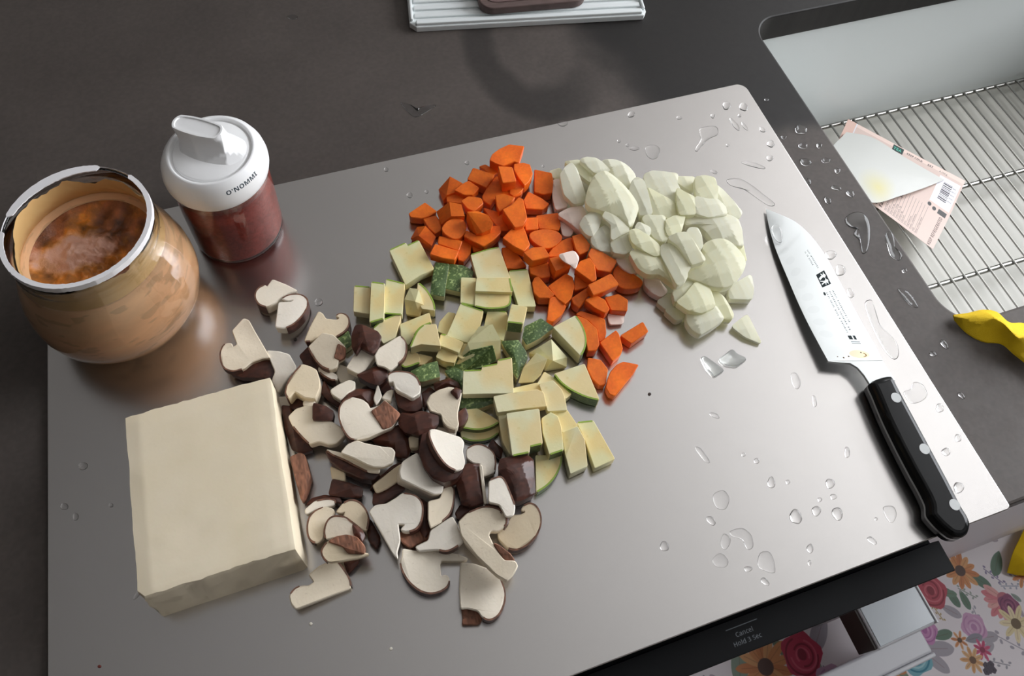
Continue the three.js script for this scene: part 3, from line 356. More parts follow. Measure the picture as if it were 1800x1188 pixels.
// ---------------------------------------------------------------- white low stand on the mat
{ const hs = -.79, q = at(1514, 1156, hs), e = at(1616, 1108, hs), d = e.clone().sub(q).setY(0), ang = -Math.atan2(d.z, d.x), w = d.length();
  const t = thing('step_stand', 'low white plastic stand with a box end standing on the floral mat', 'stand', [q.x, 0, q.z]); t.rotation.y = ang; const wm = phys(0xe2e2e6, .35), top = YB + hs;
  part('ledge', rbox(-.34, w + .003, top - .018, top, -.002, .03, .004), wm, t); part('ledge_lip', rbox(-.34, w + .003, top - .03, top + .003, .03, .036, .002), wm, t);
  for (const x of [-.33, w - .015]) for (const z of [.003, .022]) part('leg', box(x, x + .012, .008, top - .018, z, z + .01), wm, t);
  part('box_end', rbox(.003, w, top, top + .062, -.066, -.002, .003), phys(0xe2e2e6, .3), t); part('side_panel', rbox(-.0015, .003, top, top + .058, -.065, -.004, .001), phys(0x2b1c14, .5), t);
  part('top_film', rbox(.006, w - .004, top + .062, top + .0635, -.063, -.005, .0007), phys(0xd5dde2, .2), t); part('box_rim', rbox(w - .003, w, top + .06, top + .066, -.066, -.002, .001), phys(0xf2f2f4, .25), t);
  for (const x of [.006, w - .016]) part('leg', box(x, x + .01, .008, top, -.064, -.054), wm, t); }
// ---------------------------------------------------------------- water drops
const water = phys(0xffffff, .02, { transmission: 1, thickness: .002, ior: 1.33 });
function drop(outline, h0, hgt) { hgt *= h0 > -.001 ? .5 : .8;                        // outline: [[px,py]...] on the surface h0 above the board top
  const c = new THREE.CatmullRomCurve3(outline.map(([x, y]) => at(x, y, h0)), true, 'catmullrom', .5), n = Math.max(14, outline.length * 3), ring = Array.from({ length: n }, (_, i) => c.getPoint(i / n));
  const ce = ring.reduce((a, b) => a.add(b.clone().multiplyScalar(1 / n)), V(0, 0, 0)); const pos = [], idx = []; const L = [[1, 0], [.96, .38], [.85, .68], [.62, .9], [.32, .98]];
  for (const [s, y] of L) for (const p of ring) pos.push(ce.x + (p.x - ce.x) * s, ce.y + y * hgt, ce.z + (p.z - ce.z) * s); const top = pos.length / 3; pos.push(ce.x, ce.y + hgt, ce.z, ce.x, ce.y, ce.z);
  let A = 0; ring.forEach((p, i) => { const q = ring[(i + 1) % n]; A += p.x * q.z - q.x * p.z; }); const f = A < 0;
  const tri = (a, b, c) => (f ? idx.push(a, b, c) : idx.push(a, c, b));
  for (let k = 0; k < L.length - 1; k++) for (let i = 0; i < n; i++) { const a = k * n + i, b = k * n + (i + 1) % n; tri(a, b, a + n); tri(b, b + n, a + n); }
  for (let i = 0; i < n; i++) { const k = (L.length - 1) * n; tri(k + i, k + (i + 1) % n, top); tri((i + 1) % n, i, top + 1); }
  const g = new THREE.BufferGeometry(); g.setAttribute('position', new THREE.Float32BufferAttribute(pos, 3)); g.setIndex(idx); g.computeVertexNormals(); return g; }
const oval = (x, y, a, b = a, r = 0) => Array.from({ length: 9 }, (_, k) => { const t = k / 9 * Math.PI * 2, q = 1 + .08 * Math.sin(k * 2.3 + x); const u = a * q * Math.cos(t), v = b * q * Math.sin(t); return [x + u * Math.cos(r) - v * Math.sin(r), y + u * Math.sin(r) + v * Math.cos(r)]; });
const px = .00042; // about a pixel, in metres
const ORD = 'first second third fourth fifth sixth seventh eighth ninth tenth eleventh twelfth thirteenth fourteenth fifteenth sixteenth seventeenth eighteenth nineteenth twentieth'.split(' ');
function drops(list, h0, f, where, group) {              // told apart by their order from the far edge
  list.slice().sort((a, b) => a[1] - b[1] || a[0] - b[0]).forEach(([x, y, a, b, r], i) => tag(mesh('water_drop', drop(oval(x, y, a, b, r), h0, Math.min(a, b ?? a) * px * f), water), 'clear water drop ' + where + ', ' + ORD[i] + ' from the far end', 'water drop', group)); }
drops([[679, 298, 4], [821, 286, 4], [750, 337, 3.5], [720, 343, 5], [955, 292, 2.5], [560, 531, 7, 7]], .00005, .5, 'on the board left of the carrots', 'round drops left of and above the carrots');
drops([[989, 217, 9, 5], [1110, 201, 7, 5, -.6], [1194, 207, 5, 3], [1253, 204, 4], [1277, 186, 7], [1307, 188, 8, 7, .5], [1340, 228, 6, 4, .6], [1355, 253, 7, 6], [1353, 278, 6, 5], [1279, 255, 3], [1292, 219, 14, 4, .9], [1309, 222, 9, 3, .9], [1115, 261, 9, 3.5], [1103, 255, 3], [1088, 248, 3], [1255, 302, 7, 3, .3], [1325, 290, 22, 4, .25], [1300, 203, 3]], .00005, .5, 'on the far right board corner', 'drops on the far right corner of the board');
drops([[1307, 799, 3.5], [1330, 810, 5], [1356, 848, 7, 10], [1385, 847, 4], [1459, 850, 8, 9], [1465, 873, 6, 5], [1441, 878, 4], [1399, 908, 11, 13, -.3], [1435, 898, 8, 9], [1472, 903, 9, 12, -.4], [1540, 912, 3], [1533, 950, 10, 5, .6], [1424, 964, 6, 8], [1423, 989, 3, 5], [1489, 795, 5, 10], [1250, 915, 10, 6, .8], [1315, 1000, 7, 5], [1345, 1022, 9, 5, .7], [1168, 960, 8, 9], [1256, 730, 10, 4, .4]], .00005, .45, 'on the bare front right of the board', 'drops on the bare front right of the board');
drops([[146, 819, 8, 7], [113, 890, 7, 6], [133, 908, 5, 7], [195, 888, 4], [245, 1040, 18, 4, -.9]], .00005, .4, 'on the board left of the tofu', 'drops left of the tofu');
drops([[1652, 717, 7, 8], [1684, 770, 6, 7], [1663, 794, 8, 7], [1685, 857, 9, 10], [1495, 515, 6, 9, -.4], [1477, 475, 9, 10], [1460, 448, 10, 8]], .00005, .45, 'between knife and right board edge', 'drops right of the knife');
const puddles = [
  [[[1232, 225], [1258, 222], [1262, 236], [1248, 243], [1238, 252], [1226, 266], [1222, 262], [1232, 246], [1230, 236]], 'clear forked water splash near the far right corner of the board'],
  [[[1135, 258], [1150, 255], [1160, 262], [1156, 276], [1146, 280], [1136, 272]], 'largest rounded water drop above the onion pile on the board'],
  [[[1278, 316], [1300, 314], [1322, 326], [1340, 340], [1362, 358], [1352, 362], [1330, 348], [1306, 332], [1284, 326]], 'long water streak between the onion pile and the knife tip'],
  [[[1283, 934], [1304, 928], [1320, 940], [1324, 960], [1314, 966], [1306, 950], [1292, 944], [1286, 942]], 'curved arch-shaped water splash on the front right of the board'],
  [[[1272, 938], [1284, 946], [1282, 958], [1274, 966], [1266, 956]], 'pointed water drop just left of the arch-shaped splash'],
  [[[1252, 984], [1266, 972], [1280, 984], [1276, 996], [1260, 996]], 'round flat water puddle below the arch-shaped splash'],
  [[[1336, 972], [1352, 970], [1360, 984], [1362, 1006], [1346, 1004], [1332, 994]], 'squarish water puddle right of the arch-shaped splash'],
  [[[1255, 868], [1272, 862], [1282, 876], [1276, 894], [1262, 894], [1254, 882]], 'wide flat water puddle at the left of the bare board area'],
  [[[1222, 788], [1232, 788], [1248, 810], [1240, 812]], 'narrow wedge of water on the board between zucchini and knife'],
  [[[1552, 892], [1570, 890], [1576, 904], [1570, 918], [1560, 914]], 'pointed water drop next to the knife handle butt'],
  [[[1390, 658], [1400, 656], [1408, 672], [1402, 684], [1393, 676]], 'greyish oblong water drop left of the knife heel'],
  [[[1428, 696], [1434, 698], [1436, 712], [1430, 714]], 'thin upright water drop left of the knife handle'],
  [[[1520, 533], [1532, 527], [1538, 545], [1548, 572], [1574, 598], [1580, 622], [1572, 632], [1556, 618], [1540, 590], [1527, 560]], 'long club-shaped water puddle right of the knife blade'],
  [[[1588, 690], [1600, 684], [1606, 672], [1622, 676], [1630, 694], [1618, 706], [1600, 708]], 'hooked water puddle right of the first handle rivet'],
]; for (const [o, l] of puddles) tag(mesh('water_puddle', drop(o, .00005, .0007), water), l, 'water puddle');
tag(mesh('water_drop', drop(oval(1366, 410, 9, 17, -.35), .0068, .0016), water), 'clear water drop sitting on the knife blade near its tip', 'water drop');
drops([[1408, 228, 11, 8, .2], [1378, 241, 5, 4], [1412, 256, 8, 6], [1440, 256, 5, 5], [1416, 285, 10, 7, .3], [1452, 282, 8, 5], [1472, 300, 5], [1418, 320, 9, 7, .4], [1495, 340, 8, 6, .6], [1470, 330, 10, 4, .3], [1455, 352, 8, 5, .9], [1690, 695, 8, 4, .7], [1590, 476, 5, 4], [1348, 175, 4, 3], [1660, 605, 10, 5, .9], [1640, 622, 7, 4, .3]], -.00295, .6, 'on the dark strip beside the sink', 'drops on the counter strip');
for (const [o, l] of [[[[1485, 385], [1498, 374], [1516, 374], [1527, 388], [1530, 410], [1526, 438], [1516, 446], [1512, 424], [1500, 412], [1506, 400], [1492, 398]], 'large curled water puddle on the dark counter beside the sink'], [[[1556, 412], [1566, 406], [1572, 420], [1574, 436], [1586, 448], [1580, 458], [1566, 450], [1560, 432]], 'long dark water drop at the sink edge on the counter'], [[[1578, 508], [1592, 510], [1606, 524], [1614, 540], [1602, 538], [1590, 526]], 'slanting water streak on the dark counter next to the sink'], [[[704, 180], [720, 184], [734, 196], [738, 190], [756, 184], [766, 186], [748, 198], [730, 206], [716, 196]], 'forked water trace on the dark counter behind the board'], [[[505, 28], [514, 25], [523, 29], [520, 34], [510, 34]], 'single bright water drop on the dark counter behind the shaker']]) tag(mesh('water_puddle', drop(o, -.00295, .0011), water), l, 'water puddle');
// ---------------------------------------------------------------- chopped vegetables: every piece a thing of its own
// outline "x,y x,y* x,y,dh": corners measured in the photograph; * marks a skin edge to the next corner; dh lifts a corner (mm)
function parse(s) { return s.trim().split(/\s+/).map((w) => { const k = w.endsWith('*'), [x, y, d] = w.replace('*', '').split(',').map(Number); return { x, y, d: d || 0, k }; }); }
function outline(s, h, r, soft, grow = .0004, step = 0, tilt = [0, 0]) {
  const raw = parse(s), mx = raw.reduce((a, q) => a + q.x / raw.length, 0), my = raw.reduce((a, q) => a + q.y / raw.length, 0); for (const q of raw) q.d += tilt[0] * (q.x - mx) + tilt[1] * (q.y - my);
  let P = raw.map((q) => ({ p: at(q.x, q.y, (h + q.d) / 1000), k: q.k })); const n = P.length;
  let A = 0; for (let i = 0; i < n; i++) { const a = P[i].p, b = P[(i + 1) % n].p; A += a.x * b.z - b.x * a.z; }
  if (A > 0) { const R = []; for (let j = 0; j < n; j++) R.push({ p: P[n - 1 - j].p, k: P[(2 * n - 2 - j) % n].k }); P = R; }   // counter-clockwise from above
  const o = []; for (let i = 0; i < n; i++) { const a = P[(i + n - 1) % n], b = P[i], c = P[(i + 1) % n]; const la = a.p.distanceTo(b.p), lc = c.p.distanceTo(b.p); const both = a.k && b.k;
    const rad = soft || both ? 1 : r, d1 = Math.min(rad, .46 * la), d2 = Math.min(rad, .46 * lc); const p1 = b.p.clone().lerp(a.p, d1 / la), p2 = b.p.clone().lerp(c.p, d2 / lc), m = Math.max(d1, d2) > .0012 ? 4 : 2;
    for (let t = 0; t <= m; t++) { const u = t / m; o.push({ p: p1.clone().multiplyScalar((1 - u) ** 2).addScaledVector(b.p, 2 * u * (1 - u)).addScaledVector(p2, u * u), k: t === m ? b.k : both }); } }
  if (step) for (let i = o.length - 1; i >= 0; i--) { const a = o[i], b = o[(i + 1) % o.length], m = Math.floor(a.p.distanceTo(b.p) / step); for (let j = m; j > 0; j--) o.splice(i + 1, 0, { p: a.p.clone().lerp(b.p, j / (m + 1)), k: a.k }); }
  const q = grow ? insetRing(o, -grow, frame(o).n) : null; return q ? o.map((e, i) => ({ p: q[i], k: e.k })) : o;
}
function frame(o) { const n = V(0, 0, 0), c = V(0, 0, 0); o.forEach(({ p }, i) => { const q = o[(i + 1) % o.length].p; n.x += (p.y - q.y) * (p.z + q.z); n.y += (p.z - q.z) * (p.x + q.x); n.z += (p.x - q.x) * (p.y + q.y); c.addScaledVector(p, 1 / o.length); }); n.normalize(); if (n.y < 0) n.negate(); return { n, c }; }
function insetRing(o, d, nrm) { const N = o.length; return o.map(({ p }, i) => { const a = o[(i + N - 1) % N].p, b = o[(i + 1) % N].p; const t = b.clone().sub(a).normalize(); const inw = nrm.clone().cross(t).normalize(); return p.clone().addScaledVector(inw, d); }); }
function slab(o, t, { bev = .0005, dome = 0, taper = 0, lean = [0, 0], wob = 0, crease = .65 } = {}) {
  const { n, c } = frame(o), N = o.length, dn = n.y > .97 ? V(lean[0], -1, lean[1]) : n.clone().negate(); const pos = [], idx = [], uv = [];
  const ux = V(1, 0, 0).addScaledVector(n, -n.x).normalize(), uz = n.clone().cross(ux).negate();
  const put = (p, w) => { const q = p.clone(); if (wob) q.addScaledVector(n, wob * noise.noise(q.x * 170, q.y * 170 + 3, q.z * 170)); pos.push(q.x, q.y, q.z); const d = q.clone().sub(c); uv.push(d.dot(ux) + .5, d.dot(uz) + .5 + (w || 0)); };
  const lift = (p) => { if (!dome) return p; return p; };
  const rings = []; const top = insetRing(o, bev, n), bot = insetRing(o, taper, n);
  if (dome) { const fr = [0.1, 0.22, 0.34, 0.46, 0.58, 0.7, 0.8, 0.88, 0.95]; const rm = top.reduce((s, p) => s + p.distanceTo(c), 0) / N; for (const f of fr) rings.push(top.map((p) => { const v = p.clone().sub(c), l = v.length(), e = f ** 2.5, r = f * (l * e + Math.min(l, rm * 1.15) * (1 - e)); return c.clone().addScaledVector(v, r / l).addScaledVector(n, dome * (1 - f * f)); })); }
  rings.push(top.map((p) => lift(p))); rings.push(o.map(({ p }) => p.clone().addScaledVector(n, -bev)));
  rings.push(bot.map((p) => p.clone().addScaledVector(dn, t - bev))); rings.push(insetRing(o, taper + bev, n).map((p) => p.clone().addScaledVector(dn, t)));
  rings.forEach((r, k) => r.forEach((p) => put(p, k >= rings.length - 2 ? t : 0)));
  for (let k = 0; k < rings.length - 1; k++) for (let i = 0; i < N; i++) { const a = k * N + i, b = k * N + (i + 1) % N; idx.push(a, a + N, b, b, a + N, b + N); }
  const cap = (k, up) => { const base = k * N, tri = THREE.ShapeUtils.triangulateShape(Array.from({ length: N }, (_, i) => { const d = V(pos[(base + i) * 3], pos[(base + i) * 3 + 1], pos[(base + i) * 3 + 2]).sub(c); return new THREE.Vector2(d.dot(ux), -d.dot(uz)); }), []); for (const [a, b, d] of tri) up ? idx.push(base + a, base + b, base + d) : idx.push(base + a, base + d, base + b); };
  if (dome) { const z = pos.length / 3; put(c.clone().addScaledVector(n, dome)); for (let i = 0; i < N; i++) idx.push(z, i, (i + 1) % N); } else cap(0, true);
  cap(rings.length - 1, false);
  const g = new THREE.BufferGeometry(); g.setAttribute('position', new THREE.Float32BufferAttribute(pos, 3)); g.setAttribute('uv', new THREE.Float32BufferAttribute(uv, 2)); g.setIndex(idx); return toCreasedNormals(g, crease);
}
function skinStrip(o, t, inw, out, lean = [0, 0]) {      // the rind along the marked edges: a thin curved wall
  const { n } = frame(o), N = o.length, I = insetRing(o, inw, n), O = insetRing(o, -out, n), dn = n.y > .97 ? V(lean[0], -1, lean[1]) : n.clone().negate(); const gs = [];
  let s = 0; while (s < N && !(o[s].k && !o[(s + N - 1) % N].k)) s++; if (s === N) s = 0;
  for (let q = 0; q < N;) { const i0 = (s + q) % N; if (!o[i0].k) { q++; continue; } let m = 0; while (m < N && o[(i0 + m) % N].k) m++;
    const pos = [], uv = [], idx = []; let L = 0; for (let j = 0; j <= m; j++) { const i = (i0 + j) % N; if (j) L += O[i].distanceTo(O[(i + N - 1) % N]);
      const up = .00012; for (const [p, y, v] of [[I[i], up, 1], [O[i], up * .3, .93], [O[i].clone().addScaledVector(dn, t * .5), 0, .5], [O[i].clone().addScaledVector(dn, t + .0001), 0, .02], [I[i].clone().addScaledVector(dn, t + .0001), 0, 0]]) { const w = p.clone().addScaledVector(n, y); pos.push(w.x, w.y, w.z); uv.push(L * 60, v); } }
    for (let j = 0; j < m; j++) for (let k = 0; k < 4; k++) { const a = j * 5 + k; idx.push(a, a + 1, a + 5, a + 1, a + 6, a + 5); } for (const e of [0, m * 5]) idx.push(e, e + 1, e + 4, e + 1, e + 3, e + 4, e + 1, e + 2, e + 3);
    const g = new THREE.BufferGeometry(); g.setAttribute('position', new THREE.Float32BufferAttribute(pos, 3)); g.setAttribute('uv', new THREE.Float32BufferAttribute(uv, 2)); g.setIndex(idx); gs.push(toCreasedNormals(g, .7)); q += m; }
  return gs;
}
// convex block through the given corners (x,y,h in mm) and their feet dropped by t
function block(s, t, foot = .93) { const P = s.trim().split(/\s+/).map((w) => { const [x, y, h] = w.split(',').map(Number); return at(x, y, h / 1000); }); const c = P.reduce((a, p) => a.addScaledVector(p, 1 / P.length), V(0, 0, 0)); const lo = Math.min(...P.map((p) => p.y)); const B = P.map((p) => V(c.x + (p.x - c.x) * foot, Math.max(YB + .0002, Math.min(lo - .0005, lo - t)), c.z + (p.z - c.z) * foot)); return planarUV(new ConvexGeometry([...P, ...B])); }
const tone = (f) => { const o = []; for (let k = 0; k < 4; k++) o.push(f(k)); return o; };
const carrotTex = dataTex(256, 256, (u, v) => { const n = fbm(u, v, 6, 3, 4), s = tnoise(u, v, 64, 8); const k = .86 + .2 * n + .06 * s; return [240 * k, 112 * k * (.9 + .2 * n), 34 * k]; }, true);
const fleshTex = dataTex(256, 256, (u, v) => { const n = fbm(u, v, 5, 13, 4), s = Math.max(0, tnoise(u, v, 20, 4) - .82) * 3; const y = Math.max(0, Math.min(1, (fbm(u, v, 3, 51, 3) - .46) * 4)); return [222 + 10 * n + 4 * y - 14 * s, 219 + 8 * n - 12 * y - 18 * s, 178 + 14 * n - 26 * y - 30 * s]; }, true);
const rindTex = dataTex(512, 128, (u, v) => { if (v > .9) return [142, 168, 66]; const n = fbm(u, v, 8, 71, 3), sp = Math.max(0, tnoise(u, v, 64, 6) - .62) * 2.4 + Math.max(0, tnoise(u, v, 128, 16) - .72) * 2; return [52 + 30 * n + 100 * sp, 72 + 34 * n + 95 * sp, 40 + 20 * n + 75 * sp]; }, true);
const rindTopTex = dataTex(256, 256, (u, v) => { const n = fbm(u, v, 8, 71, 3), sp = Math.max(0, tnoise(u, v, 64, 6) - .62) * 2.2 + Math.max(0, tnoise(u, v, 128, 16) - .74) * 2; return [58 + 34 * n + 105 * sp, 78 + 38 * n + 100 * sp, 44 + 22 * n + 80 * sp]; }, true);
const mushTex = dataTex(256, 256, (u, v) => { const n = fbm(u, v, 5, 23, 4), s = Math.max(0, tnoise(u, v, 40, 3) - .9) * 4; return [234 + 10 * n - 60 * s, 225 + 12 * n - 70 * s, 209 + 16 * n - 70 * s]; }, true);
const capTex = dataTex(256, 256, (u, v) => { const n = fbm(u, v, 6, 33, 5), s = tnoise(u * .4, v, 64, 5), hi = Math.max(0, fbm(u, v, 10, 93, 3) - .6) * 3; const k = .5 + .8 * n + .2 * (s - .5); return [92 * k + 60 * hi, 52 * k + 44 * hi, 40 * k + 36 * hi]; }, true);
const gillTex = dataTex(256, 256, (u, v) => { const n = fbm(u, v, 8, 43, 4), s = tnoise(u, v * .3, 64, 5); const k = .55 + .5 * n + .35 * s; return [142 * k, 96 * k, 74 * k]; }, true);
const skinEdgeTex = dataTex(256, 64, (u, v) => { const n = fbm(u, v, 6, 37, 4); const k = .5 + .8 * n; return v > .9 ? [120 * k, 84 * k, 66 * k] : [84 * k, 48 * k, 37 * k]; }, true);
const onionTex = dataTex(256, 256, (u, v) => { const n = fbm(u, v, 4, 61, 3), l = tnoise(u, v * .2, 40, 2); return [240 + 12 * n, 241 + 10 * n - 3 * l, 222 + 18 * n - 8 * l]; }, true);
const VM = {
  carrot: tone((k) => phys(new THREE.Color(1 - .05 * k, 1 - .03 * k, 1), .42, { map: rep(carrotTex, 12 + k), bumpMap: rep(fine, 30), bumpScale: .00008, specularIntensity: .5 })),
  zflesh: tone((k) => phys(new THREE.Color(1, 1 - .02 * (k % 2), 1 - .05 * k), .45, { map: rep(fleshTex, 14 + k * 2), bumpMap: rep(fine, 30), bumpScale: .00006, specularIntensity: .5 })),
  zskin: phys(0xffffff, .36, { map: rindTex, bumpMap: rindTex, bumpScale: .0002, side: THREE.DoubleSide }), zrind: tone((k) => phys(new THREE.Color(1 + .35 * (k % 2), 1 + .3 * (k % 2), 1 + .3 * (k % 2)), .36, { map: rep(rindTopTex, 11 + k), bumpMap: rep(rindTopTex, 11 + k), bumpScale: .0003 })),
  mflesh: tone((k) => phys(new THREE.Color(1 - .05 * k, 1 - .075 * k, 1 - .12 * k), .6, { map: rep(mushTex, 11 + k * 2), bumpMap: rep(fine, 26), bumpScale: .0001, specularIntensity: .3 })),
  mskin: phys(0xffffff, .5, { map: skinEdgeTex, side: THREE.DoubleSide }), mcap: tone((k) => phys(new THREE.Color(1 - .1 * k, 1 - .1 * k, 1 - .1 * k), .42, { map: rep(capTex, 9 + k * 2), bumpMap: rep(capTex, 9 + k * 2), bumpScale: .0006 })),
  gill: phys(0xffffff, .7, { map: rep(gillTex, 16), bumpMap: rep(gillTex, 16), bumpScale: .0008 }),
  onion: tone((k) => phys(new THREE.Color(1, 1, [1, .97, .93, .88][k]), .85, { map: rep(onionTex, 10 + k), transmission: .42, thickness: 0, clearcoat: .35, clearcoatRoughness: .25, side: THREE.DoubleSide })),
  onionPink: phys(0xf3ddd0, .32, { clearcoat: .2 }), clear: phys(0xf4f6f4, .12, { transmission: .85, thickness: .001, ior: 1.35 }),
};
let vk = 0; const pick = (a) => a[(vk = (vk * 5 + 3 + (a.length > 1)) % 97) % a.length];
function C(label, h, t, s, o = {}) { return tag(mesh('carrot_piece', o.block ? block(s, t) : slab(outline(s, h, o.r ?? .0008, o.soft, .0004, 0, [rr(-.05, .04), rr(-.05, .05)]), t / 1000, { bev: .0005, taper: .0004, ...o }), pick(VM.carrot)), label, 'carrot', o.group ?? 'chopped carrot pieces'); }
const CB = (label, t, s) => C(label, 0, t / 1000, s, { block: true });
function Z(label, h, t, s, o = {}) {
  const g = new THREE.Group(); g.name = numbered('zucchini_piece'); scene.add(g); tag(g, label, 'zucchini', 'chopped zucchini pieces');
  if (o.block) part('flesh', block(s, t / 1000), pick(VM.zflesh), g);
  else if (o.rind) { const q = outline(s, h, .0006); part('rind', slab(q, .0009, { bev: .0003, dome: o.dome ?? .0012 }), pick(VM.zrind), g); const q2 = q.map(({ p, k }) => ({ p: p.clone().addScaledVector(frame(q).n, -.00085), k })); part('flesh', slab(q2, t / 1000 - .0009, { bev: .0002, taper: .0004 }), VM.zflesh[2], g); }
  else { const q = outline(s, h, .0006); part('flesh', slab(q, t / 1000, { bev: .0003, ...o }), pick(VM.zflesh), g); for (const r of skinStrip(q, t / 1000, .0008, .0003)) part('rind', r, VM.zskin, g); }
  if (o.patch) { const q = outline(o.patch, 0, .0005); part('rind', slab(q, .001, { bev: .0003 }), VM.zrind[1], g); }
  return g; }
function U(label, h, t, s, o = {}) {                      // mushroom slices and wedges
  const g = new THREE.Group(); g.name = numbered('mushroom_piece'); scene.add(g); tag(g, label, 'mushroom', 'sliced brown mushroom pieces');
  const q = outline(s, h, .0012, false, .0004, o.cap ? .0015 : 0, o.tilt ?? [rr(-.07, .05), rr(-.06, .06)]);
  if (o.cap) part('cap_skin', slab(q, t / 1000, { bev: .0008, dome: o.dome ?? .003, wob: .0008, taper: .001 }), pick(VM.mcap), g);
  else if (o.gill) part('gills', slab(q, t / 1000, { bev: .0005, wob: .0008 }), VM.gill, g);
  else { part('flesh', slab(q, t / 1000, { bev: .0006, wob: .0004, taper: .0005 }), pick(VM.mflesh), g); for (const r of skinStrip(q, t / 1000, .0007, .0004)) part('cap_skin', r, VM.mskin, g); }
  for (const [hh, tt, ss, kind] of o.more ?? []) { const w = outline(ss, hh, .001); part(kind === 'gill' ? 'gills' : kind === 'flesh' ? 'flesh' : 'cap_skin', slab(w, tt / 1000, { bev: .0005, dome: kind ? 0 : .0015, wob: .0007 }), kind === 'gill' ? VM.gill : kind === 'flesh' ? VM.mflesh[1] : pick(VM.mcap), g); }
  return g; }
function O(label, h, t, s, o = {}) { return tag(mesh('onion_piece', slab(outline(s, h, .0020, o.soft, .0009, .0012, o.clear ? [0, 0] : [rr(-.05, .03), rr(-.04, .04)]), t / 1000, { bev: .0005, dome: .0010, taper: .0003, crease: .9, ...o }), o.pink ? VM.onionPink : o.clear ? VM.clear : pick(VM.onion)), label, 'onion', 'chopped onion pieces'); }
C('large fan-shaped carrot wedge at the far tip of the carrot heap', 20, 12, '861,281 866,271 878,262 895,254 921,257 915,275 912,286 904,283 886,291 872,287');
C('thin carrot sliver tucked behind the big far wedge', 10, 9, '843,292 853,289 875,300 873,304 866,308');
C('square carrot block on the far left edge just below the tip', 13, 12, '832,295 869,307 855,329 822,315');
CB('peaked carrot chunk at the far left corner of the heap', 6, '791,310,13 813,322,13 800,338,12 785,343,11 771,333,6 779,353,5');
C('carrot cube leaning on the peaked far left chunk', 15, 10, '815,322 824,318 842,330 831,342 816,342 799,334');
C('flat carrot piece under the far left cubes', 9, 8, '785,342 800,340 815,345 811,357 786,354');
C('five-sided carrot chunk on the left slope below the far cubes', 17, 12, '811,353 824,345 845,348 849,357 833,371 822,366');
C('broad carrot piece lying low in the middle of the far half', 12, 11, '848,345 857,329 872,310 905,318 920,330 915,342 900,347 872,345 862,360 850,352');
C('small upright carrot stick on top of the far middle', 27, 14, '876,292 900,294 907,318 884,321');
C('thick carrot chunk right of the upright stick at the far side', 19, 13, '904,288 920,286 931,289 936,305 930,318 922,325 912,312 904,298');
C('smooth carrot chunk between upright stick and middle ridge', 15, 12, '906,312 924,320 918,334 904,345 896,340 898,325');
C('squarish carrot block on the far right, touching the onions', 12, 11, '940,298 969,304 972,318 970,338 956,341 940,337');
C('half-round carrot wedge right of the middle ridge, alone on steel', 11, 10, '929,337 951,348 965,358 955,367 925,366 921,352');
C('carrot chunk on the ridge just behind the tall middle piece', 18, 10, '871,343 885,341 905,347 896,358 878,371 874,362');
C('tall tapering carrot chunk in the centre of the heap', 24, 14, '884,368 900,360 912,347 919,350 926,383 919,396 905,399 894,383');
C('leftmost carrot wedge, five-sided, at the left end of the heap', 11, 10, '719,375 747,356 767,371 755,378 741,383 722,381');
C('rough carrot chunk between the leftmost wedge and the two-faced cube', 9, 8, '744,384 766,379 776,392 774,405 765,410 754,400');
CB('two-faced carrot cube behind the round disc on the left', 4, '790,355,22 811,359,22 817,380,20 793,380,20 767,372,10 775,395,10 800,386,12');
C('thick round carrot disc in the left part of the heap', 17, 12, '783,391 797,383 815,386 820,398 816,411 804,420 790,417 775,404', { soft: true });
CB('large knobbly carrot chunk on top right of the round disc', 5, '821,372,28 840,371,28 858,378,28 867,392,26 863,402,24 848,409,22 838,411,20 826,405,14 820,385,20');
C('curved carrot chunk below the large knobbly one', 17, 12, '820,405 836,413 850,412 866,397 879,397 880,408 868,420 850,432 832,424 816,415');
C('narrow rounded carrot piece above the dark zucchini rind', 10, 9, '811,421 829,428 826,445 815,459 806,456 805,444');
C('small carrot bit half hidden behind the large zucchini slab', 9, 8, '829,428 850,432 858,438 833,442');
C('far one of two small cubes below the round disc', 15, 9, '772,415 812,424 806,440 791,435 770,428');
C('near one of two small cubes below the round disc', 18, 10, '756,446 765,429 791,437 806,441 799,456 778,453');
CB('two-faced carrot block at the left by the square zucchini', 4, '748,397,13 766,416,13 759,432,12 736,414,13 722,419,4 733,399,8');
C('deep shaded carrot piece in the hollow of the heap', 10, 9, '850,365 873,372 888,380 903,398 893,405 881,405 868,390 858,377');
C('big carrot wedge pointing left above the large zucchini slab', 20, 10, '884,418 902,400 914,395 921,401 931,430 921,441 903,432');
C('tiny square carrot dice right of the tall middle chunk', 15, 11, '927,383 944,382 946,402 925,404 923,394');
C('flat wide carrot piece against the onions in the middle', 10, 9, '943,379 981,374 985,395 982,404 960,402 948,401');
C('leaf-shaped carrot slice lying across the middle right', 16, 8, '930,416 934,407 960,402 982,407 990,419 975,433 960,437 942,429', { soft: true });
C('bright carrot dice on top, in front of the leaf-shaped slice', 23, 12, '921,444 936,435 956,434 966,450 936,458');
C('flat carrot slice between the large and the narrow zucchini slab', 10, 9, '882,436 893,434 905,442 912,450 925,468 908,472 891,471');
C('carrot block right under the bright dice', 12, 11, '930,462 962,456 967,485 952,488 933,480');
C('carrot piece behind the stray white onion bit', 13, 12, '965,445 972,436 990,422 1004,417 1008,440 985,450 966,451');
CB('two-faced carrot cube in front of the stray white onion bit', 4, '966,454,20 983,450,20 1004,466,19 977,476,19 974,489,10 967,480,10 1000,478,10');
C('carrot dice right of the stray white onion bit', 17, 13, '1006,415 1022,411 1037,430 1034,440 1019,447 1012,437');
C('triangular carrot chunk right of the two-faced cube', 20, 10, '1011,473 1020,459 1036,453 1045,466 1048,490 1040,494');
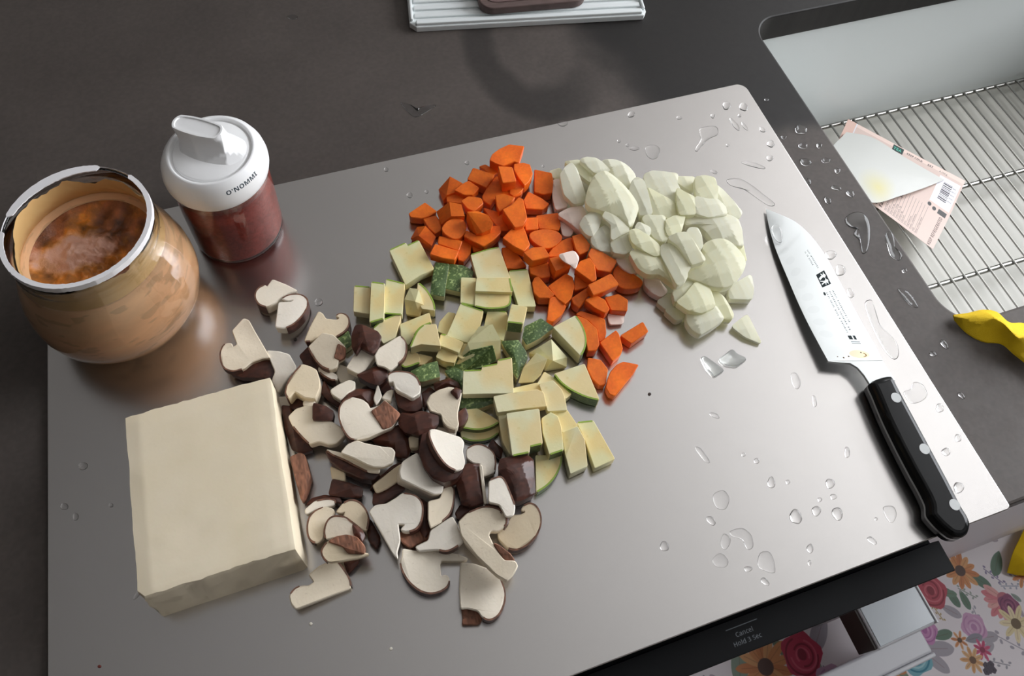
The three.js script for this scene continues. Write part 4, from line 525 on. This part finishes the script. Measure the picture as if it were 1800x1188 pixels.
C('carrot wedge half under the triangular chunk', 12, 11, '1012,477 1039,491 1033,503 1010,510');
C('large carrot slab pushed into the near end of the onions', 18, 12, '1034,447 1040,436 1054,440 1084,458 1079,468 1072,477 1050,474 1043,462');
C('big half-moon carrot slice at the right edge by the onions', 11, 10, '1077,478 1086,464 1102,475 1116,483 1130,493 1128,502 1115,507 1098,507 1086,502 1080,488', { soft: true });
C('long carrot block lying on the half-moon slice', 21, 10, '1034,501 1074,481 1087,499 1060,512 1043,518');
C('left petal of the three carrot pieces forming a clover', 13, 12, '936,497 940,488 946,486 960,502 974,517 966,523 948,523 939,514');
C('right petal of the three carrot pieces forming a clover', 13, 12, '964,503 972,497 995,481 1006,487 1009,503 1004,523 993,533 980,524');
C('pointed stem piece of the three carrots forming a clover', 12, 11, '967,524 974,521 995,538 988,551 972,565 962,562 964,545');
C('shaded carrot chunk under the long block', 12, 11, '1005,524 1033,505 1041,517 1030,523 1026,530 1018,540 1008,533');
C('rounded carrot wedge in front of the long block', 17, 12, '1029,527 1047,519 1063,527 1071,543 1064,550 1045,540');
C('carrot dice beside the small pinkish onion square', 13, 11, '1064,523 1087,517 1103,527 1102,546 1075,545');
C('far one of two carrot strips hugging the round zucchini quarter', 10, 9, '1013,552 1021,547 1045,554 1063,562 1065,585 1062,597 1054,600 1050,578 1035,563');
C('near one of two carrot strips hugging the round zucchini quarter', 15, 12, '1014,555 1030,561 1049,578 1053,605 1047,615 1034,616 1031,600 1028,580');
C('kite-shaped carrot chunk at the near right end of the heap', 11, 10, '1055,602 1083,581 1088,588 1094,612 1091,622 1077,634');
C('rightmost loose carrot stick, tilted, on the bare steel', 11, 10, '1091,590 1130,566 1139,582 1110,603');
C('rounded carrot slice beside the near green zucchini quarter', 10, 9, '1034,629 1056,633 1068,649 1064,675 1054,677 1042,665 1033,647');
C('nearest carrot, a curved wedge on its own on the steel', 10, 9, '1068,668 1074,653 1085,641 1096,636 1122,641 1112,657 1100,671 1081,695 1072,692 1066,681');
Z('left one of three zucchini sticks in a row', 14, 8, '623,503* 651,505 649,551 622,547');
Z('middle one of three zucchini sticks in a row', 18, 8, '653,496* 676,499 674,559* 650,566');
Z('right one of three zucchini sticks in a row', 14, 9, '679,491* 711,499 706,552* 676,550');
Z('zucchini wedge with an orange seedy core beside the three sticks', 0, 4, '711,526,14 720,506,16 736,508,17 730,530,16 745,536,13 714,552,7 738,556,7', { block: true });
Z('green-edged zucchini wedge just right of the seedy-core wedge', 13, 11, '735,497* 749,508* 762,530* 764,545 742,542 733,520');
Z('pale zucchini wedge in front of the three sticks', 13, 10, '657,577* 672,563* 690,556* 702,551 704,558 694,592 674,603');
Z('flat zucchini slice under the bright dome-edged dice', 12, 9, '704,570 754,550 758,566* 738,574* 727,590 718,606 706,592');
Z('bright zucchini dice with one arched green edge, left of centre', 22, 12, '722,610* 728,594* 735,580* 746,571 766,570 774,607 740,604');
Z('large square zucchini slab at the far left of its pile', 14, 9, '685,440* 713,427 716,432* 736,423 762,472 738,483 713,500');
Z('upright light green zucchini rind strip behind the pile', 13, 9, '766,461 789,464 783,500 781,520 757,516 760,490', { rind: true });
Z('wide dark green zucchini rind piece beside the light rind strip', 11, 9, '791,464 815,467 832,477 828,492 811,490 809,512 783,506', { rind: true });
Z('largest zucchini slab, at the far end touching the carrots', 15, 9, '828,448* 856,439* 877,435 896,488 840,492');
Z('upper one of two stacked slices below the largest slab', 19, 7, '838,489 895,488* 900,513 836,511');
Z('lower one of two stacked slices below the largest slab', 15, 8, '836,512 897,514* 897,539* 858,542* 835,537');
Z('narrow zucchini stick left of the two stacked slices', 14, 9, '811,488 837,489 835,537* 810,532');
Z('tall tilted zucchini slab by the clover of carrots', 11, 9, '895,477* 927,474 941,538 912,538 898,495');
Z('broad zucchini slice in the middle with a green far edge', 14, 9, '810,534* 849,547 842,575 822,602 786,589');
Z('tan seedy zucchini scrap lying on the steel', 9, 8, '788,549 800,551 786,588 770,582 773,566');
Z('yellowish zucchini slice behind the big green-skinned wedge', 10, 9, '858,544* 890,549 893,562 884,598 866,590 852,572');
Z('big wedge with green rind facing forward in the pile centre', 0, 4, '822,603,20 842,574,23 860,571,25 866,570,25 880,598,19 880,630,9 868,634,9 846,642,8 802,640,8 827,618,16', { block: true, patch: '784,648,5 800,638,8 827,617,17.5 866,608,20 872,634,9.5 846,646,7.5 814,653,5.5' });
Z('small zucchini block left of the big green-skinned wedge', 17, 8, '775,588* 785,589 814,602 806,619 773,606');
Z('low zucchini cube below the small block', 13, 11, '767,627 774,612 806,621 798,637 780,634');
Z('orange-tinted zucchini scrap leaning on the big wedge', 13, 10, '803,624 815,604 828,604 827,618 812,630');
Z('zucchini chunk with dark underside beside the mushroom slice', 10, 9, '706,640 718,617 735,622 738,636* 712,646*');
Z('short dark green rind block behind the white curled mushroom', 13, 11, '722,653 745,641 768,635 773,661 742,670 728,664', { rind: true });
Z('yellow zucchini scrap between rind block and arched dice', 8, 7, '737,622 760,628 745,640 735,640');
Z('drooping dark rind piece at the left foot of the big wedge', 10, 8, '782,652 800,646 815,653 814,684 806,672 790,662', { rind: true });
Z('zucchini dice with a light green rind face toward the viewer', 24, 15, '900,535 926,540 919,568* 892,565');
Z('stubby dark rind piece with two flat facets right of centre', 14, 12, '923,574 951,560 973,575 949,593 926,605 919,593', { rind: true });
Z('curved shiny dark rind piece standing in the middle', 14, 11, '882,600 911,598 924,618 927,630 916,650 909,664 900,650 899,628 888,612', { rind: true, dome: .002 });
Z('large round zucchini quarter with green arc beside the carrots', 17, 15, '973,575 1011,555* 1021,568* 1028,585* 1030,600* 1027,614* 1020,624');
Z('pyramid-shaped zucchini chunk in front of the round quarter', 0, 4, '969,596,19 997,628,11 996,645,5 958,650,5 930,620,11 948,611,15 972,634,15', { block: true });
Z('white slanted zucchini stick in front of the pyramid chunk', 0, 3, '943,620,21 962,631,20 952,655,15 938,671,11 911,673,11 920,646,17', { block: true });
Z('flat zucchini slice with a green right edge under the stick', 11, 8, '957,654 972,663* 987,677* 1004,692 994,700 975,685 945,674');
Z('zucchini quarter with dark rind at the right edge of the pile', 13, 12, '975,657 1027,640 1053,702* 1030,697* 1003,684* 986,671*');
Z('three-stepped zucchini slab with green far edges', 22, 8, '815,652* 847,651 848,645* 875,640 875,634* 899,629 902,690 814,692');
Z('green rind piece peeking out below the three-stepped slab', 12, 10, '812,692 866,692 870,706 845,716 826,718 808,716', { rind: true });
Z('upper one of two stacked half slices beside the mushrooms', 12, 6, '820,720 838,718 862,731 877,741* 862,750* 840,755* 810,750');
Z('lower one of two stacked half slices beside the mushrooms', 6, 5, '810,756 840,758 878,746 876,760* 860,772* 830,775* 812,768');
Z('long zucchini bar behind the tall front block', 22, 8, '868,697 905,690 945,685 955,690 960,713 922,717 875,724');
Z('yellow zucchini slice right behind the long bar', 17, 8, '901,683 944,673 955,690 928,687 903,691');
Z('narrow zucchini slab right of the long bar', 19, 8, '948,675 972,669 987,685 992,698 996,720 963,722 958,700');
Z('tall front zucchini block with green foot, nearest the mushrooms', 24, 15, '891,727 947,719 953,779* 931,784 930,794* 901,800');
Z('tan zucchini slice leaning against the tall front block', 15, 13, '876,726 890,727 901,799 896,797 884,775');
Z('upright zucchini slice with arched top right of the front block', 21, 14, '953,735 968,725 980,732 986,750 990,790* 966,798 955,760');
Z('zucchini slab behind the upright arched slice', 16, 9, '971,723 996,720 1015,748 989,760 984,740');
Z('bent zucchini slab sloping down at the near right', 16, 11, '989,761 1015,750,1 1027,772 1032,818,-3 1003,832,-3 995,800');
Z('flat zucchini stick with dark green end at the near right', 11, 9, '1015,743* 1043,740 1080,806 1046,822 1030,775');
Z('nearest zucchini, a quarter slice against the brown mushroom cap', 10, 9, '942,801 987,801* 985,818* 975,838* 960,854* 943,864');
Z('small green rind bit lying among the mushrooms', 9, 8, '590,593 612,582 619,604 606,614', { rind: true });
U('farthest mushroom slice, thick with dark skin, alone on the steel', 15, 12, '479,491 502,500 523,511 510,514 494,522 485,531 470,539* 456,535* 449,525* 449,514* 456,505* 467,501 469,505');
U('white mushroom slice leaning on the farthest one', 15, 11, '490,531 512,530 519,526 507,528 495,526* 505,519* 520,517* 532,519* 541,527* 539,541* 530,556* 515,570* 500,576 484,574');
U('mushroom slice with a stem pointing away, left of the pile', 16, 6, '428,559 437,563 449,585 466,614 474,628 463,628 441,636 428,647* 410,652* 398,649* 390,641* 387,623* 391,609* 398,603 407,603 409,610 417,605 413,594 408,581', { more: [[10, 8, '430,645 441,637 463,629 474,629 484,650 478,664 455,662 425,662 405,654']] });
U('pale mushroom wedge behind the far corner of the tofu', 12, 10, '469,616 490,618 508,623 521,646 507,660 489,690 478,668 484,653 476,634');
U('barrel-shaped mushroom chunk right of the tofu corner', 24, 14, '531,640 545,644 556,650 562,668 560,685 554,700 536,698 518,687 508,699* 502,693* 504,680* 511,663*');
U('small mushroom scrap squeezed against the tofu edge', 9, 8, '489,698 505,697 512,706 503,722 491,726');
U('mushroom slice with a curled white cap at the far end', 13, 8, '560,547 567,551 572,560 586,562 594,562 597,558 590,556* 597,551* 606,552* 613,559* 613,571* 606,582* 589,592 560,592 548,599* 535,599 544,576');
U('mushroom wedge with brown gills in front of the curled slice', 19, 9, '567,585 586,589 607,610 605,625 594,632 592,644 581,649* 566,644* 553,630* 542,609', { more: [[20, 4, '594,604 607,611 606,626 596,632 588,628', 'gill']] });
U('brown mushroom cap with a short pale stem toward the viewer', 25, 12, '624,571 634,569 649,575 664,582 670,592 665,609 656,620 645,616 634,609 626,622 619,610 618,590', { cap: true, more: [[20, 9, '634,606 645,613 656,618 661,622 642,648 628,656 609,646 622,625', 'flesh']] });
U('smooth grey-white mushroom slice against the zucchini', 22, 5, '703,590* 711,598* 715,611* 711,628* 698,640 686,651 677,645 663,641 659,625 666,612');
U('shiny brown mushroom lump below the smooth grey slice', 19, 14, '627,658 650,648 669,641 680,648 681,664 667,676 648,671', { cap: true });
U('dark-skinned thin mushroom piece right of the barrel chunk', 13, 11, '560,644 572,649 592,659 592,667* 583,667* 570,660* 560,652');
U('greyish mushroom piece low beneath the stemmed cap', 8, 7, '594,640 608,644 628,656 620,668 600,672 592,658');
U('small blocky mushroom stem piece above the big round slice', 20, 10, '614,668 624,671 623,683 611,690 598,702 583,692 581,685 597,675');
U('big round mushroom slice with torn gills in the pile centre', 23, 9, '620,698* 605,704* 597,715* 596,733* 602,752* 613,769* 626,772 648,767 672,756 689,749 703,727 690,716 676,703 668,712 650,718 647,710 636,702', { more: [[24, 3, '653,722 668,712 676,704 690,716 703,727 688,748 673,754 664,738', 'gill']] });
U('brown mushroom rim arching behind the big round slice', 17, 14, '599,705 610,692 628,683 650,684 662,690 660,705 651,714 640,702 620,697', { cap: true });
U('thin white mushroom spike standing in the middle', 21, 9, '664,676 671,697 661,711 657,700');
U('pale mushroom fin beside the white curled half', 21, 9, '680,688 691,684 686,704 671,700');
U('white curled mushroom half with a brown front', 25, 9, '682,661* 687,655* 701,653* 721,655* 733,664* 739,680 738,690 724,699 709,691 695,683 691,669 684,672', { more: [[17, 14, '693,684 709,691 724,699 739,692 742,715 733,722 715,722 700,712']] });
U('long brown mushroom wedge lying across the pile centre', 23, 14, '704,725 726,727 739,722 760,727 770,730 770,745 758,757 735,764 712,759 700,744', { cap: true });
U('pale ragged mushroom wedge beside the stepped zucchini', 24, 11, '789,680 798,682 811,690 808,706 804,724 804,735 806,747 800,754 787,750 779,741 776,728 757,722 750,706 757,694 770,686', { more: [[25, 4, '792,688 801,681 811,685 805,701'], [19, 12, '806,725 818,716 823,730 815,745 806,750 803,736']] });
U('brown mushroom strip behind the pale ragged wedge', 15, 12, '762,673 790,664 805,672 808,682 797,680 785,678 765,686', { cap: true });
U('grey mushroom scrap under the pale ragged wedge', 12, 9, '765,750 785,752 803,756 800,764 770,762');
U('crumpled mushroom piece with a flat brown patch by the tofu', 19, 10, '507,732 520,719 535,714 549,712 550,737 560,741 580,740 598,750 607,762 590,778 577,780 560,775 545,780* 531,767* 514,747', { more: [[22, 8, '551,708 573,714 586,723 584,738 550,737'], [18, 7, '534,704 553,703 553,711 533,712', 'flesh']] });
U('white mushroom slab on top, in front of the big round slice', 27, 7, '627,774 640,779 670,785 688,787 694,794 690,812 674,819 658,820 646,816 622,804 599,795 611,781');
U('long mushroom slice with a brown lower edge under the white slab', 20, 4, '573,790 599,796 622,806 646,818 666,821 667,831 648,829* 627,819* 605,807* 585,799*', { more: [[17, 11, '572,792 585,800 605,808 627,820 648,830 667,832 655,843 635,840 620,833 600,824 583,812']] });
U('orange-brown gilled mushroom strip against the tofu side', 15, 12, '510,803 525,796 535,799 545,836 538,860 530,878 521,846', { gill: true });
U('very dark mushroom cap half hidden beside the tofu', 10, 9, '495,712 510,714 520,740 545,782 550,790 530,796 514,790 503,760', { cap: true });
U('dark brown mushroom plate in front of the long slice', 12, 10, '584,842 616,850 638,858 636,874 598,872 578,869', { cap: true, dome: .001 });
U('small pale mushroom square under the long slice', 12, 10, '581,820 606,830 606,845 584,842');
U('bright white mushroom block in the middle of the pile', 22, 13, '708,812 720,804 734,796 747,820 764,843 780,849 777,866 763,868 745,860 705,841 703,828', { tilt: [-.1, 0] });
U('mushroom half with white cut face and thick brown skin on top', 33, 6, '756,755 768,755 786,761 810,769 816,777 813,792 817,812 814,823 804,827* 785,818* 767,794* 755,767*', { tilt: [-.12, .02], more: [[27, 15, '742,764 756,757 767,794 785,818 804,827 814,824 802,840 780,847 761,839 746,820 737,794']] });
U('shadowed brown mushroom wedge behind the bright white block', 13, 12, '690,752 702,746 716,766 722,790 715,805 694,800 694,790 688,785 655,774', { cap: true });
U('small grey mushroom square in the dark gap behind the block', 16, 12, '719,768 735,764 735,786 721,787');
U('tan-edged mushroom wedge left of the bright white block', 15, 11, '655,853 665,845 695,822 706,815 703,842 680,858 662,866', { more: [[12, 10, '657,867 680,859 702,843 712,860 690,873 665,890 655,885']] });
U('comma-shaped pale mushroom slice below the green half slices', 15, 9, '838,780* 855,785* 868,797* 871,812* 869,829 848,837 845,815 832,813 820,804 820,790*');
U('glossy dark mushroom cap in front of the comma-shaped slice', 17, 15, '800,840 820,815 845,816 852,882 832,890 812,886', { cap: true, more: [[20, 5, '843,816 847,818 855,884 852,885 846,840', 'flesh']] });
U('large glossy brown mushroom cap beside the nearest zucchini', 22, 18, '880,806 905,800 928,800 938,808 941,866 915,879 904,880 890,842 876,824', { cap: true, dome: .004 });
U('upright white mushroom slice with brown rim by the glossy cap', 26, 7, '860,845* 874,839* 884,838* 897,868* 905,890 903,905 890,908 878,886 859,882');
U('half-hidden mushroom slice at the back of the four stacked ones', 12, 8, '536,896 554,881* 577,877* 590,880* 587,887 558,894 538,904', { more: [[10, 8, '538,888 548,876 570,870 597,874 600,884 590,882 577,878 554,882']] });
U('left slice of the four stacked mushroom slices near the tofu', 15, 8, '571,891 585,894 589,902 575,913 569,930 568,946 557,954* 545,949* 540,934* 542,912* 552,899*');
U('right slice of the four stacked mushroom slices near the tofu', 15, 8, '616,878* 631,882* 642,895* 648,909* 644,933 633,928 616,917 604,907 607,898 601,902 591,900 602,886*');
U('middle slice of the four stacked mushroom slices near the tofu', 20, 5, '594,907* 608,910* 618,918* 632,928* 640,940 635,952 609,943 586,944 574,948* 570,935* 574,918* 582,909*', { more: [[21, 4, '619,920 633,929 641,940 636,952 622,938']] });
U('front slice of the four stacked, with striped brown gills', 24, 6, '577,951 606,946 620,958 612,970 640,972 649,974 632,980 602,985 578,988* 567,978* 565,966*', { more: [[26, 6, '577,951 592,943 608,940 627,944 641,960 640,972 612,971 603,960', 'gill']] });
U('large mushroom slice with a long pointed stem toward the viewer', 19, 9, '707,867* 722,869* 734,874* 743,887* 742,912* 733,929* 716,934 704,931 713,921 699,920 703,949 697,970 699,982 691,973 649,899 660,888 678,886 697,875');
U('narrow mushroom slice with a reddish right edge', 15, 11, '753,881 774,876 780,859 789,851* 797,857* 798,875* 792,902* 775,917 757,927 753,913');
U('wide white mushroom slice between the long-stemmed ones', 17, 9, '795,908 801,919 808,936 818,946 808,956* 787,969* 769,965 737,969 730,961 753,950 757,932');
U('tan mushroom underside tucked below the long pointed stem slice', 9, 8, '703,935 733,930 744,910 750,925 756,945 735,955 722,962 705,950', { gill: true });
U('nearest round mushroom slice with thick dark rim and curl', 11, 10, '708,965 730,969 769,969 806,975 823,982 812,985 776,984 773,990 775,1014 784,1010 790,1017* 787,1030* 774,1039* 756,1043* 736,1037* 717,1020* 706,999* 704,986 708,978');
U('frontmost mushroom slice with a frayed brown base', 10, 9, '810,989 834,991 857,1000 878,1016* 887,1038* 887,1060* 875,1083* 859,1090* 847,1083 841,1073 822,1068 810,1069 808,1033', { more: [[6, 5, '812,1066 840,1071 848,1084 843,1096 813,1097 814,1085', 'gill']] });
U('long-stemmed mushroom slice with a dark curled rim, front right', 23, 10, '850,890* 872,893* 888,903* 891,918* 884,927 873,933 864,931 858,939 870,965 886,985 905,986 910,994 902,1010 890,1020 874,1010 859,997 841,979 818,954 811,939 806,917 822,902*', { more: [[24, 4, '868,954 880,960 897,974 905,985 890,986 878,970', 'gill'], [21, 8, '853,886 872,887 890,896 894,918 887,926 888,905 872,894']] });
U('rightmost mushroom slice, white with a thin dark skin line', 13, 8, '931,884* 943,889* 951,907* 949,930* 932,954* 908,967* 891,962 876,946 875,934 890,922 901,906 917,905 926,898 916,898 919,890*');
U('mushroom slice nearest the tofu front, with a pale bent stem', 10, 8, '589,983* 603,999* 615,1020* 616,1033 584,1045 520,1070 513,1063 509,1047* 518,1035* 530,1030 543,1030 553,1023 543,1010 562,995');
U('dark mushroom crumb under the front stacked slice', 7, 6, '604,988 633,983 622,998 612,1008', { cap: true, dome: .001 });
U('added dark brown filler low between the big round slice and white slab', 8, 7, '640,765 670,758 695,752 690,782 660,775', { cap: true, dome: .001 });  // low dark pieces added down to the onions, making heap gaps look shaded
U('added dark brown filler deep behind the large glossy cap', 8, 7, '866,772 884,790 880,806 872,800 858,786', { cap: true, dome: .001 });
U('added dark brown filler in the gap right of the four stacked slices', 8, 7, '642,905 652,915 668,945 662,965 648,950', { cap: true, dome: .001 });
U('added dark brown filler under the barrel-shaped chunk', 8, 7, '505,700 540,702 550,712 530,722 512,718', { cap: true, dome: .001 });
U('added dark brown filler below the stepped zucchini slab', 8, 7, '742,690 756,680 768,690 752,706 745,716', { cap: true, dome: .001 });
U('added dark brown filler in the gap left of the white curled half', 8, 7, '660,664 682,670 692,684 676,692 664,680', { cap: true, dome: .001 });
U('added dark brown filler beneath the narrow reddish-edged slice', 8, 7, '738,874 753,884 752,915 760,928 748,945 738,930', { cap: true, dome: .001 });
U('added dark brown filler behind the rightmost stemmed slice', 8, 7, '810,886 850,884 846,892 826,900 806,912 800,902', { cap: true, dome: .001 });
U('added dark brown filler under the small blocky stem piece', 8, 7, '570,668 584,694 600,704 595,716 578,704 564,690', { cap: true, dome: .001 });
U('added dark brown filler in the hollow below the long brown wedge', 8, 7, '700,756 720,762 745,764 745,786 738,796 720,790', { cap: true, dome: .001 });
U('added dark brown filler left of the bright white block', 8, 7, '655,850 690,818 705,812 690,826 668,846 650,862', { cap: true, dome: .001 });
U('added dark brown filler under the gilled wedge near the far end', 8, 7, '545,606 556,632 572,646 560,652 535,640 526,625', { cap: true, dome: .001 });
// onions
O('largest onion petal, a big smooth dome on the left of the pile', 26, 9, '1038,324 1047,306 1065,299 1082,312 1103,332 1123,361 1117,380 1110,399 1098,390 1081,377 1057,368 1031,360 1032,341', { dome: .006, soft: true });
O('upright onion petal at the far left beside the carrots', 20, 8, '1005,286 1013,297 1022,322 1030,348 1024,354 1009,357 993,340 990,328 986,306 996,292');
O('pinkish onion strip squeezed between carrot block and petals', 11, 8, '973,316 984,315 990,338 997,361 978,367 973,345', { pink: true });
O('small onion end behind the squarish carrot block', 8, 7, '967,301 985,295 990,315 982,314 974,312');
O('curved onion petal forming the far left rim of the pile', 14, 7, '993,284 1018,281 1034,294 1047,306 1038,319 1021,306 1012,294');
O('greenish onion petal at the far top of the pile', 20, 7, '1020,280 1032,276 1048,278 1065,289 1077,296 1062,302 1046,302 1034,292');
O('pale rounded onion petal at the far edge behind the big dome', 18, 9, '1062,281 1082,280 1103,290 1119,310 1112,330 1100,328 1082,310 1068,296 1056,286', { dome: .003, soft: true });
O('tall narrow onion petal right of the big dome', 24, 10, '1112,318 1120,311 1131,317 1138,338 1146,374 1126,377 1122,360 1106,338');
O('wide flat onion sheet at the far middle of the pile', 18, 9, '1133,306 1148,300 1170,302 1191,305 1189,320 1195,332 1192,352 1180,358 1150,340 1136,325');
O('onion dice in front of the wide flat sheet', 22, 9, '1140,330 1156,339 1176,350 1191,360 1195,375 1174,383 1165,380 1147,375');
O('square onion dice in the far centre with dark gaps around', 25, 9, '1191,330 1205,338 1221,346 1222,375 1196,376 1191,355');
O('green-shaded onion piece at the notch of the far edge', 11, 8, '1191,310 1221,311 1223,330 1216,334 1205,328 1192,320');
O('layered square onion piece at the far right of the pile', 21, 10, '1223,311 1240,308 1256,312 1261,330 1260,350 1245,354 1225,345');
O('long onion petal on the right slope of the far side', 14, 8, '1260,325 1270,333 1288,352 1304,372 1299,383 1280,373 1260,350');
O('pale onion slice in front of the layered square piece', 24, 8, '1224,345 1245,350 1262,350 1275,363 1278,376 1246,380 1223,373');
O('broad onion petal with fine layers on the right side', 20, 10, '1205,380 1245,378 1281,377 1297,385 1303,402 1306,432 1285,425 1256,422 1243,405 1228,394 1206,394', { dome: .003 });
O('four-sided onion dice beside the small dark gap in the centre', 25, 8, '1172,386 1187,379 1204,378 1200,393 1196,408 1176,414 1171,402');
O('squarish onion piece just below the tall narrow petal', 24, 10, '1130,383 1136,378 1168,379 1171,398 1174,417 1165,424 1150,416 1141,402');
O('small onion dice touching the tip of the big dome', 26, 8, '1117,401 1123,390 1143,400 1142,412 1135,412');
O('bright slanting onion petal in the near middle', 29, 8, '1107,405 1119,402 1138,413 1156,428 1165,446 1150,448 1128,436 1112,424');
O('wide beige onion petal at the near left, edge curling down', 25, 9, '1108,443 1128,435 1163,446 1181,474 1189,501 1180,494 1161,480 1138,480 1123,470', { dome: .003 });
O('white fan-shaped onion petal right of the wide beige one', 30, 9, '1163,431 1181,427 1194,431 1206,448 1216,463 1207,478 1207,488 1192,500 1178,474 1163,446');
O('brightest white onion strip on top of the pile', 34, 7, '1175,417 1193,409 1208,408 1224,432 1240,456 1217,464 1193,430');
O('onion petal standing just behind the brightest strip', 30, 8, '1208,407 1213,400 1226,400 1232,412 1235,432 1228,436 1212,414');
O('second large onion dome, at the near right of the pile', 22, 10, '1235,430 1257,420 1277,420 1298,438 1311,458 1306,476 1295,490 1281,502 1264,503 1248,500 1224,490 1208,486 1208,477 1224,466 1240,457', { dome: .005, soft: true });
O('thin onion edge behind the second dome at the right rim', 16, 8, '1277,418 1303,408 1306,432 1312,458 1298,440');
O('loose square onion dice right of the second dome', 10, 9, '1283,504 1320,483 1324,505 1322,524 1283,523', { dome: .0006 });
O('upper one of two onion petals overlapping at the near end', 21, 9, '1225,494 1246,503 1252,520 1257,537 1233,548 1210,543 1191,530 1206,518', { dome: .002 });
O('lower one of two onion petals overlapping at the near end', 15, 10, '1209,545 1232,549 1258,537 1272,559 1252,574 1231,586 1218,578 1209,565', { dome: .002 });
O('curved onion petal lying right of the two overlapping ones', 13, 9, '1246,514 1257,510 1272,522 1283,540 1289,553 1286,560 1272,558 1258,538');
O('flat onion piece left of the two overlapping petals', 18, 9, '1184,511 1196,500 1210,489 1223,493 1205,518 1187,530');
O('small loose onion stick at the near left end', 10, 9, '1170,544 1183,540 1205,551 1200,558 1190,562', { dome: .0005 });
O('small onion piece behind the loose onion stick', 9, 8, '1156,529 1180,515 1188,535 1171,542');
O('tan onion root piece beside the half-moon carrot', 10, 9, '1134,483 1152,481 1162,498 1173,511 1162,520 1146,512 1135,500', { pink: true });
O('long onion petal with a pink tint along the carrots', 15, 9, '982,376 1000,366 1024,362 1030,378 1020,396 1034,416 1020,404 1000,388', { pink: true });
O('rounded onion petal below the left end of the big dome', 22, 9, '1020,394 1028,380 1045,370 1058,378 1052,398 1040,414 1030,409', { dome: .002 });
O('pink-shaded onion scrap between two carrot pieces', 8, 7, '985,387 1008,402 1003,413 991,413', { pink: true });
O('smooth onion dice above the large carrot slab', 20, 10, '1040,418 1052,404 1064,396 1076,394 1077,415 1074,441 1054,438 1042,428');
O('layered onion piece directly below the big dome', 26, 9, '1066,370 1085,378 1100,392 1106,405 1090,412 1076,420 1076,394 1060,380');
O('flat onion dice between smooth dice and slanting petal', 23, 10, '1075,424 1105,408 1110,438 1098,445 1077,441');
O('pinkish onion piece above the half-moon carrot', 13, 10, '1083,444 1098,445 1112,460 1122,476 1110,479 1097,471 1086,460', { pink: true });
O('single triangular onion slice lying apart at the near right', 5, 4, '1314,553 1338,602 1310,590 1288,573', { dome: .0004 });
O('stray white onion bit lying on the carrots', 25, 3, '983,448 1009,441 1017,452 1011,471 1005,464 993,458', { pink: true });
O('small pinkish onion square beside a carrot dice', 5, 4, '1070,552 1095,552 1095,567 1072,568', { pink: true, dome: .0004 });
O('clear triangular onion skin lying on the bare steel', 2, 1.6, '1234,628 1240,627 1272,650 1255,661 1244,648', { clear: true, dome: .0003 });
O('clear five-sided onion skin lying on the bare steel', 2, 1.6, '1265,632 1281,620 1288,614 1294,622 1312,630 1294,643 1275,640', { clear: true, dome: .0003 });
for (const [x, y, c, l] of [[519, 596, 0x2a211b, 'tiny dark crumb between the farthest mushroom slices and the pile'], [546, 1096, 0xd9d2c4, 'tiny pale crumb in front of the stemmed mushroom slice'], [1142, 692, 0x33251c, 'tiny dark crumb right of the nearest carrot'], [174, 1171, 0x6a2a22, 'tiny reddish crumb at the near left corner of the board'], [687, 1140, 0xd9d2c4, 'tiny pale crumb below the nearest round mushroom slice'], [1088, 558, 0x3a2f25, 'tiny dark sliver right of the small pinkish onion square']])
  tag(mesh('food_crumb', slab(outline([[-3, -2], [2, -3], [4, 1], [0, 3], [-3, 2]].map(([a, b]) => (x + a * .55) + ',' + (y + b * .55)).join(' ')  , .9, .0003), .0008, { bev: .0003 }), phys(c, .6)), l, 'crumb');

scene.traverse((o) => { delete o.userData.__c; });
renderer.render(scene, camera);
